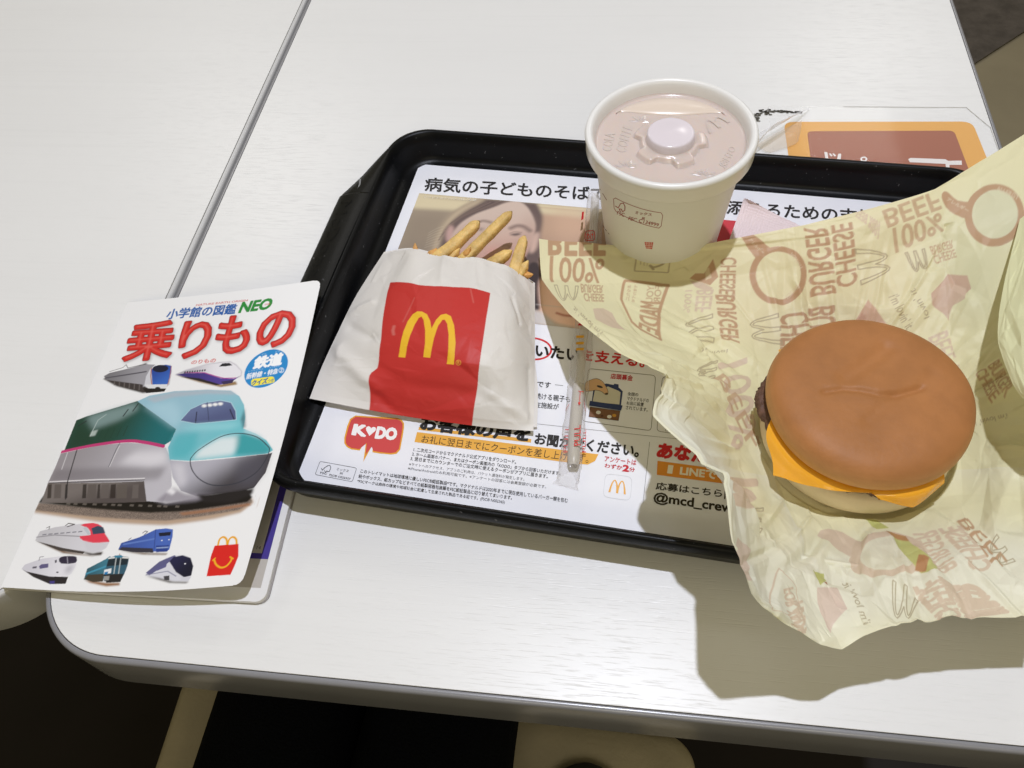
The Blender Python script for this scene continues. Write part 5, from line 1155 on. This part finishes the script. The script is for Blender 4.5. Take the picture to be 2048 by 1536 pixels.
K1 = lambda *ps: [(1480+x/3.606, 180+y/3.606) for x, y in ps]
K9 = lambda *ps: [(1180+x/6.4, 480+y/6.4) for x, y in ps]
K7 = Kg
def wt(t, q, c=PR, b=.04, **k): C.text(t, q, c, b*.4, **k)
for pts, c, al in (([(1480, 640), (1700, 620), (1800, 700), (1500, 800)], (247, 240, 196), .6), ([(1340, 760), (1460, 900), (1500, 1100), (1640, 1280), (1500, 1200), (1440, 980)], (246, 246, 234), .85), ([(1850, 450), (1990, 420), (1990, 640), (1860, 620)], (232, 232, 196), .6), ([(1500, 1060), (2100, 1060), (2100, 1240), (1600, 1290)], (246, 244, 228), .8)):
    C.fill(pts, c, alpha=al, blur=22)
wt('BEEF', K8((128, 200), (520, 205), (130, 382), (510, 378)), PR, .05)
wt('100%', K8((140, 392), (512, 405), (145, 568), (480, 562)), PR, .03)
C.line(arch(K8((165, 588), (330, 592), (185, 690), (335, 690))), 1.2, DK, closed=True); wt('BURGER', K8((345, 575), (498, 580), (352, 635), (498, 632)), PR, .03); wt('CHEESE', K8((362, 640), (505, 640), (374, 696), (505, 692)), PR, .03)
wt("i'm lovin' it", K8((500, 900), (300, 730), (470, 930), (290, 760)), DK, .0)
C.fill(K8((430, 745), (500, 740), (560, 770), (650, 890), (560, 880), (450, 820)), PL)
C.line(rrect(K8((735, 325), (965, 345), (945, 492), (713, 482)), .05), 1.4, DK, closed=True)
C.line(K9((770, 320), (820, 340), (920, 310), (965, 260), (955, 210), (900, 175), (830, 175), (815, 210), (790, 235), (775, 225)), 3, DK, smooth=4); C.line(K9((775, 325), (810, 370)), 3, DK)
wt('FSC', K9((740, 165), (735, 320), (690, 165)), DK, .02); C.line(K9((650, 170), (648, 300)), 1.2, DK, alpha=.7)
C.line(K8((650, 545), (945, 575), (885, 760), (905, 930), (700, 820), (625, 670)), 3.6, PR, closed=True)
wt('FOR', K8((905, 575), (890, 690), (858, 575), (845, 690)), PR, .02); wt('YOU', K8((850, 580), (838, 690), (805, 578), (790, 690)), PR, .02)
wt('MADE', K8((900, 690), (885, 900), (760, 680), (750, 850)), PR, .05)
wt('できたてを', K8((735, 575), (715, 690), (715, 572), (695, 685)), PR, .02); wt('あなたに', K8((690, 575), (680, 680), (668, 575), (655, 670)), PR, .01)
C.fill(K8((1090, 535), (1130, 500), (1190, 500), (1252, 400), (1285, 525), (1230, 580), (1180, 560)), PR); C.fill(K8((1090, 545), (1180, 560), (1250, 600), (1215, 625), (1130, 590)), PL); C.fill(K8((1200, 470), (1225, 460), (1240, 530), (1200, 545)), WB, alpha=.5)
wt('100%', K8((1110, 610), (1095, 760), (1060, 612), (1055, 745)), PL, .03); wt('BEEF', K8((1252, 612), (1230, 760), (1140, 615), (1130, 750)), PL, .04)
def marc(bl, br, tl, tr=None, w=1.3, c=DK): C.line(arch([bl, br, tl]+([tr] if tr else [])), w, c, closed=True)
marc(*K8((1248, 775), (1262, 960), (1062, 800), (1085, 945)))
wt('CHEESE', K8((1408, 392), (1395, 650), (1305, 396), (1290, 640)), PR, .05); wt('BURGER', K8((1395, 655), (1425, 985), (1265, 650), (1310, 960)), PR, .05)
C.fill(K8((1436, 252), (1525, 238), (1660, 345), (1560, 432)), PR); C.fill(K8(*ell((1692, 518), 196, 200, 48)), PR); C.fill(K8(*ell((1692, 516), 152, 162, 48)), WB)
wt('アレルギー', K8((1490, 275), (1580, 372), (1510, 262), (1600, 355)), (238, 226, 196), .01)
wt('ALLERGY', K8((1782, 362), (1862, 470), (1762, 378), (1842, 480)), (234, 220, 190), .02); wt('ENERGY', K8((1830, 610), (1760, 678), (1812, 590), (1745, 655)), (234, 220, 190), .02)
wt('BURGER', K1((515, 1485), (460, 1000), (692, 1465), (622, 984)), PR, .05); wt('CHEESE', K1((700, 1440), (652, 985), (848, 1395), (798, 960)), PR, .05)
marc(*K1((875, 1405), (825, 1155), (1095, 1340), (1050, 1140)))
wt('BURGER', K7((850, 165), (862, 560), (690, 178), (700, 570)), PR, .05); wt('CHEESE', K7((685, 205), (690, 560), (508, 215), (510, 570)), PR, .05)
marc(*K7((490, 218), (520, 405), (310, 235), (330, 410)))
marc(*K7((110, 510), (100, 610), (0, 530), (-10, 620))); wt("lovin' it", K7((180, 430), (10, 430), (180, 450), (10, 455)), DK, .0)
wt('100%', K7((115, 530), (210, 1080), (290, 500), (380, 1000)), PL, .04); wt('BEEF', K7((85, 620), (330, 1080), (150, 590), (390, 1010)), PR, .03, alpha=.8)
wt('BEEF', K1((1020, 880), (1400, 740), (1060, 1000), (1450, 860)), PR, .05, alpha=.75); wt('100%', K1((1095, 1005), (1440, 890), (1130, 1170), (1475, 1010)), PR, .04, alpha=.75)
marc(*K1((1195, 1170), (1330, 1145), (1235, 1320), (1370, 1290))); wt('BURGER', K1((1365, 1130), (1530, 1085), (1385, 1195), (1540, 1140)), PR, .03); wt('CHEESE', K1((1390, 1200), (1545, 1150), (1410, 1260), (1565, 1205)), PR, .03)
wt('100% BEEF', K1((990, 1080), (820, 900), (1000, 960), (850, 860)), PL, .03)
C.fill(K1((1455, 750), (1490, 738), (1570, 800), (1700, 820), (1640, 930), (1510, 875), (1455, 800)), PR, smooth=3); C.fill(K1(*ell((1835, 910), 215, 230, 48)), PR); C.fill(K1(*ell((1838, 900), 165, 178, 48)), (234, 232, 198))
wt('アレルギー', K1((1485, 800), (1640, 885), (1500, 775), (1655, 860)), (238, 226, 196), .01); wt('ALLERGY', K1((1850, 725), (2000, 800), (1855, 695), (2020, 765)), (234, 220, 190), .02)
C.fill(K1((1370, 1480), (1500, 1330), (1640, 1340), (1670, 1440), (1560, 1536), (1480, 1640), (1380, 1560)), (220, 190, 168)); C.fill(K1((1400, 1500), (1480, 1480), (1560, 1500), (1500, 1560)), (206, 168, 148))
C.fill(K7((1065, 120), (1180, 280), (965, 290)), (224, 190, 164)); C.fill(K7((1030, 200), (1060, 240), (990, 260)), (214, 174, 150))
wt("i'm lovin' it", K7((1190, 110), (1300, 330), (1250, 90), (1350, 300)), DK, .005); wt("lovin' it", K7((1450, 240), (1350, 60), (1410, 260), (1310, 80)), DK, .0)
C.fill(K7((1490, 60), (1600, 20), (1690, 50), (1680, 130), (1600, 170), (1570, 270), (1500, 180), (1460, 130)), (222, 196, 174), alpha=.9)
wt('BEEF 100%', K7((1440, 380), (1560, 760), (1560, 330), (1700, 700)), PL, .04)
wt('BURGER', K7((1830, 560), (1930, 760), (1900, 520), (1990, 700)), PR, .04); wt('CHEESE', K7((1740, 590), (1850, 790), (1810, 560), (1910, 740)), PR, .04)
marc(*K7((1620, 700), (1700, 860), (1500, 760), (1590, 900))); wt("i'm lovin' it", K7((1940, 850), (1720, 900), (1950, 880), (1730, 935)), DK, 0)
# lower part, pale
wt('100', K2((600, 160), (590, 330), (440, 130), (450, 300)), PL, .05); marc(*K2((640, 300), (625, 440), (560, 290), (565, 430)))
C.fill(K2((470, 480), (560, 540), (540, 720), (460, 680)), (232, 214, 198)); C.line(rrect(K2((700, 650), (790, 760), (835, 940), (675, 870)), .05), 1.8, PL, closed=True)
wt('FOR YOU', K2((770, 760), (840, 990), (720, 770), (790, 980)), PL, .04); wt('MADE', K2((825, 830), (850, 1000), (780, 850), (800, 1010)), PL, .04)
C.fill(K2((900, 770), (1020, 760), (1080, 880), (1000, 960), (980, 1010), (930, 900)), (232, 212, 196)); C.fill(K2((885, 665), (960, 660), (968, 715), (920, 755)), (206, 208, 130)); C.fill(K2((940, 735), (968, 722), (966, 750)), (180, 120, 80))
wt("i'm lovin' it", K2((1170, 960), (1060, 700), (1215, 950), (1100, 690)), DK, .0)
C.fill(K2((925, 445), (985, 415), (1060, 440), (1175, 500), (1110, 560)), PL, smooth=2); C.fill(K2(*ell((1310, 585), 212, 132, 48)), PL); C.fill(K2(*ell((1312, 585), 160, 100, 48)), (240, 236, 212))
C.fill(K2((1180, 380), (1250, 385), (1310, 430), (1240, 440)), (206, 208, 130)); C.fill(K2((1330, 480), (1420, 500), (1470, 560), (1520, 600), (1580, 660), (1560, 692), (1480, 690), (1400, 600)), (206, 208, 128), smooth=2, alpha=.9)
C.fill(K2((1290, 450), (1400, 470), (1420, 500), (1320, 480)), (196, 150, 104)); C.fill(K2((1470, 600), (1530, 620), (1510, 690), (1450, 680)), (196, 146, 104))
marc(*K2((1470, 800), (1330, 740), (1460, 900), (1310, 890)))
wt('BURGER', K2((1580, 690), (1440, 460), (1680, 660), (1560, 430)), PL, .05); wt('CHEESE', K2((1770, 680), (1580, 440), (1880, 640), (1700, 430)), PL, .05)
wt('CHEESE', K2((1600, 930), (1440, 760), (1720, 880), (1600, 730)), PL, .05); wt('BURGER', K2((1740, 880), (1610, 740), (1980, 850), (1790, 730)), PL, .05)
wt('BEEF', K2((1680, 400), (1900, 660), (1740, 380), (1960, 600)), PR, .04); marc(*K2((1900, 480), (2000, 600), (1840, 520), (1940, 640)))
# brown translucent smears
r5 = np.random.default_rng(8)
V = WP.grid(nx, ny); N = normals(V)
wl = 255; hl = 232
def creases(V, n, seed):
    """sharp folded ridges that run outwards from the burger"""
    r = np.random.default_rng(seed); out = np.zeros(V.shape[:2])
    for i in range(n):
        a_ = r.random()*2*np.pi; r0 = 50+r.random()*35; L = 18+r.random()*60; b_ = a_+(r.random()-.5)*.9
        p = np.array([BX+r0*math.cos(a_), BY+r0*math.sin(a_)]); d = np.array([math.cos(b_), math.sin(b_)])
        X = V[..., 0]-p[0]; Y = V[..., 1]-p[1]; t = (X*d[0]+Y*d[1])/L; D = np.abs(-X*d[1]+Y*d[0]); w = 1.6+3.5*r.random(); h = (.6+1.3*r.random())*(1 if r.random() > .35 else -1)
        out += h*np.clip(1-D/w, 0, 1)*np.clip(t/.15, 0, 1)*np.clip((1-t)/.4, 0, 1)*((t > 0) & (t < 1))
    return out
cr = soft(crumple(nx, ny, wl, hl, 60, 3.2, 21), 1)+crumple(nx, ny, wl, hl, 360, 1.35, 22)+crumple(nx, ny, wl, hl, 1700, .38, 23)
s_, t_ = np.meshgrid(np.linspace(0, 1, nx), np.linspace(0, 1, ny))
bowl = np.exp(-(((V[..., 0]-BX)/58)**2+((V[..., 1]-BY)/58)**2)**2)
quiet = 1-.75*np.exp(-(((s_-.18)/.28)**2+((t_-.12)/.16)**2))
Vb = V+N*((cr+creases(V, 130, 77))*(1-.93*bowl)*quiet)[..., None]
under = np.hypot(Vb[..., 0]-BX, Vb[..., 1]-BY) < 49
Vb[..., 2] = np.where(under, np.minimum(Vb[..., 2], 9.3), Vb[..., 2]); Vb[..., 2] = np.maximum(Vb[..., 2], 5)
# keep clear of the tray rim
tq = Tinv(Vb); rimn = np.exp(-((tq[..., 1]+12)/7)**2)*28.5; Vb[..., 2] = np.maximum(Vb[..., 2], rimn)
grid_mesh('wrapper_sheet', Vb, wr_m, wr, cols=C.c)
FL = Patch([[(2041, 436, 52), (2090, 400, 56), (2150, 370, 58)], [(2012, 550, 54), (2070, 530, 60), (2140, 510, 63)], [(1999, 622, 55), (2060, 610, 63), (2140, 600, 66)],
            [(1997, 685, 56), (2060, 690, 65), (2140, 690, 69)], [(2024, 766, 60), (2070, 790, 68), (2140, 800, 71)], [(2054, 805, 64), (2090, 830, 70), (2140, 850, 73)]], stiff=.4)
V = FL.grid(140, 220); V[..., 2] += crumple(140, 220, 60, 95, 40, 1.6, 41)+crumple(140, 220, 60, 95, 160, .5, 42)
o = grid_mesh('folded_corner', V, wr_m, wr, cols=np.ones((220, 140, 3))*lin((232, 232, 192)))
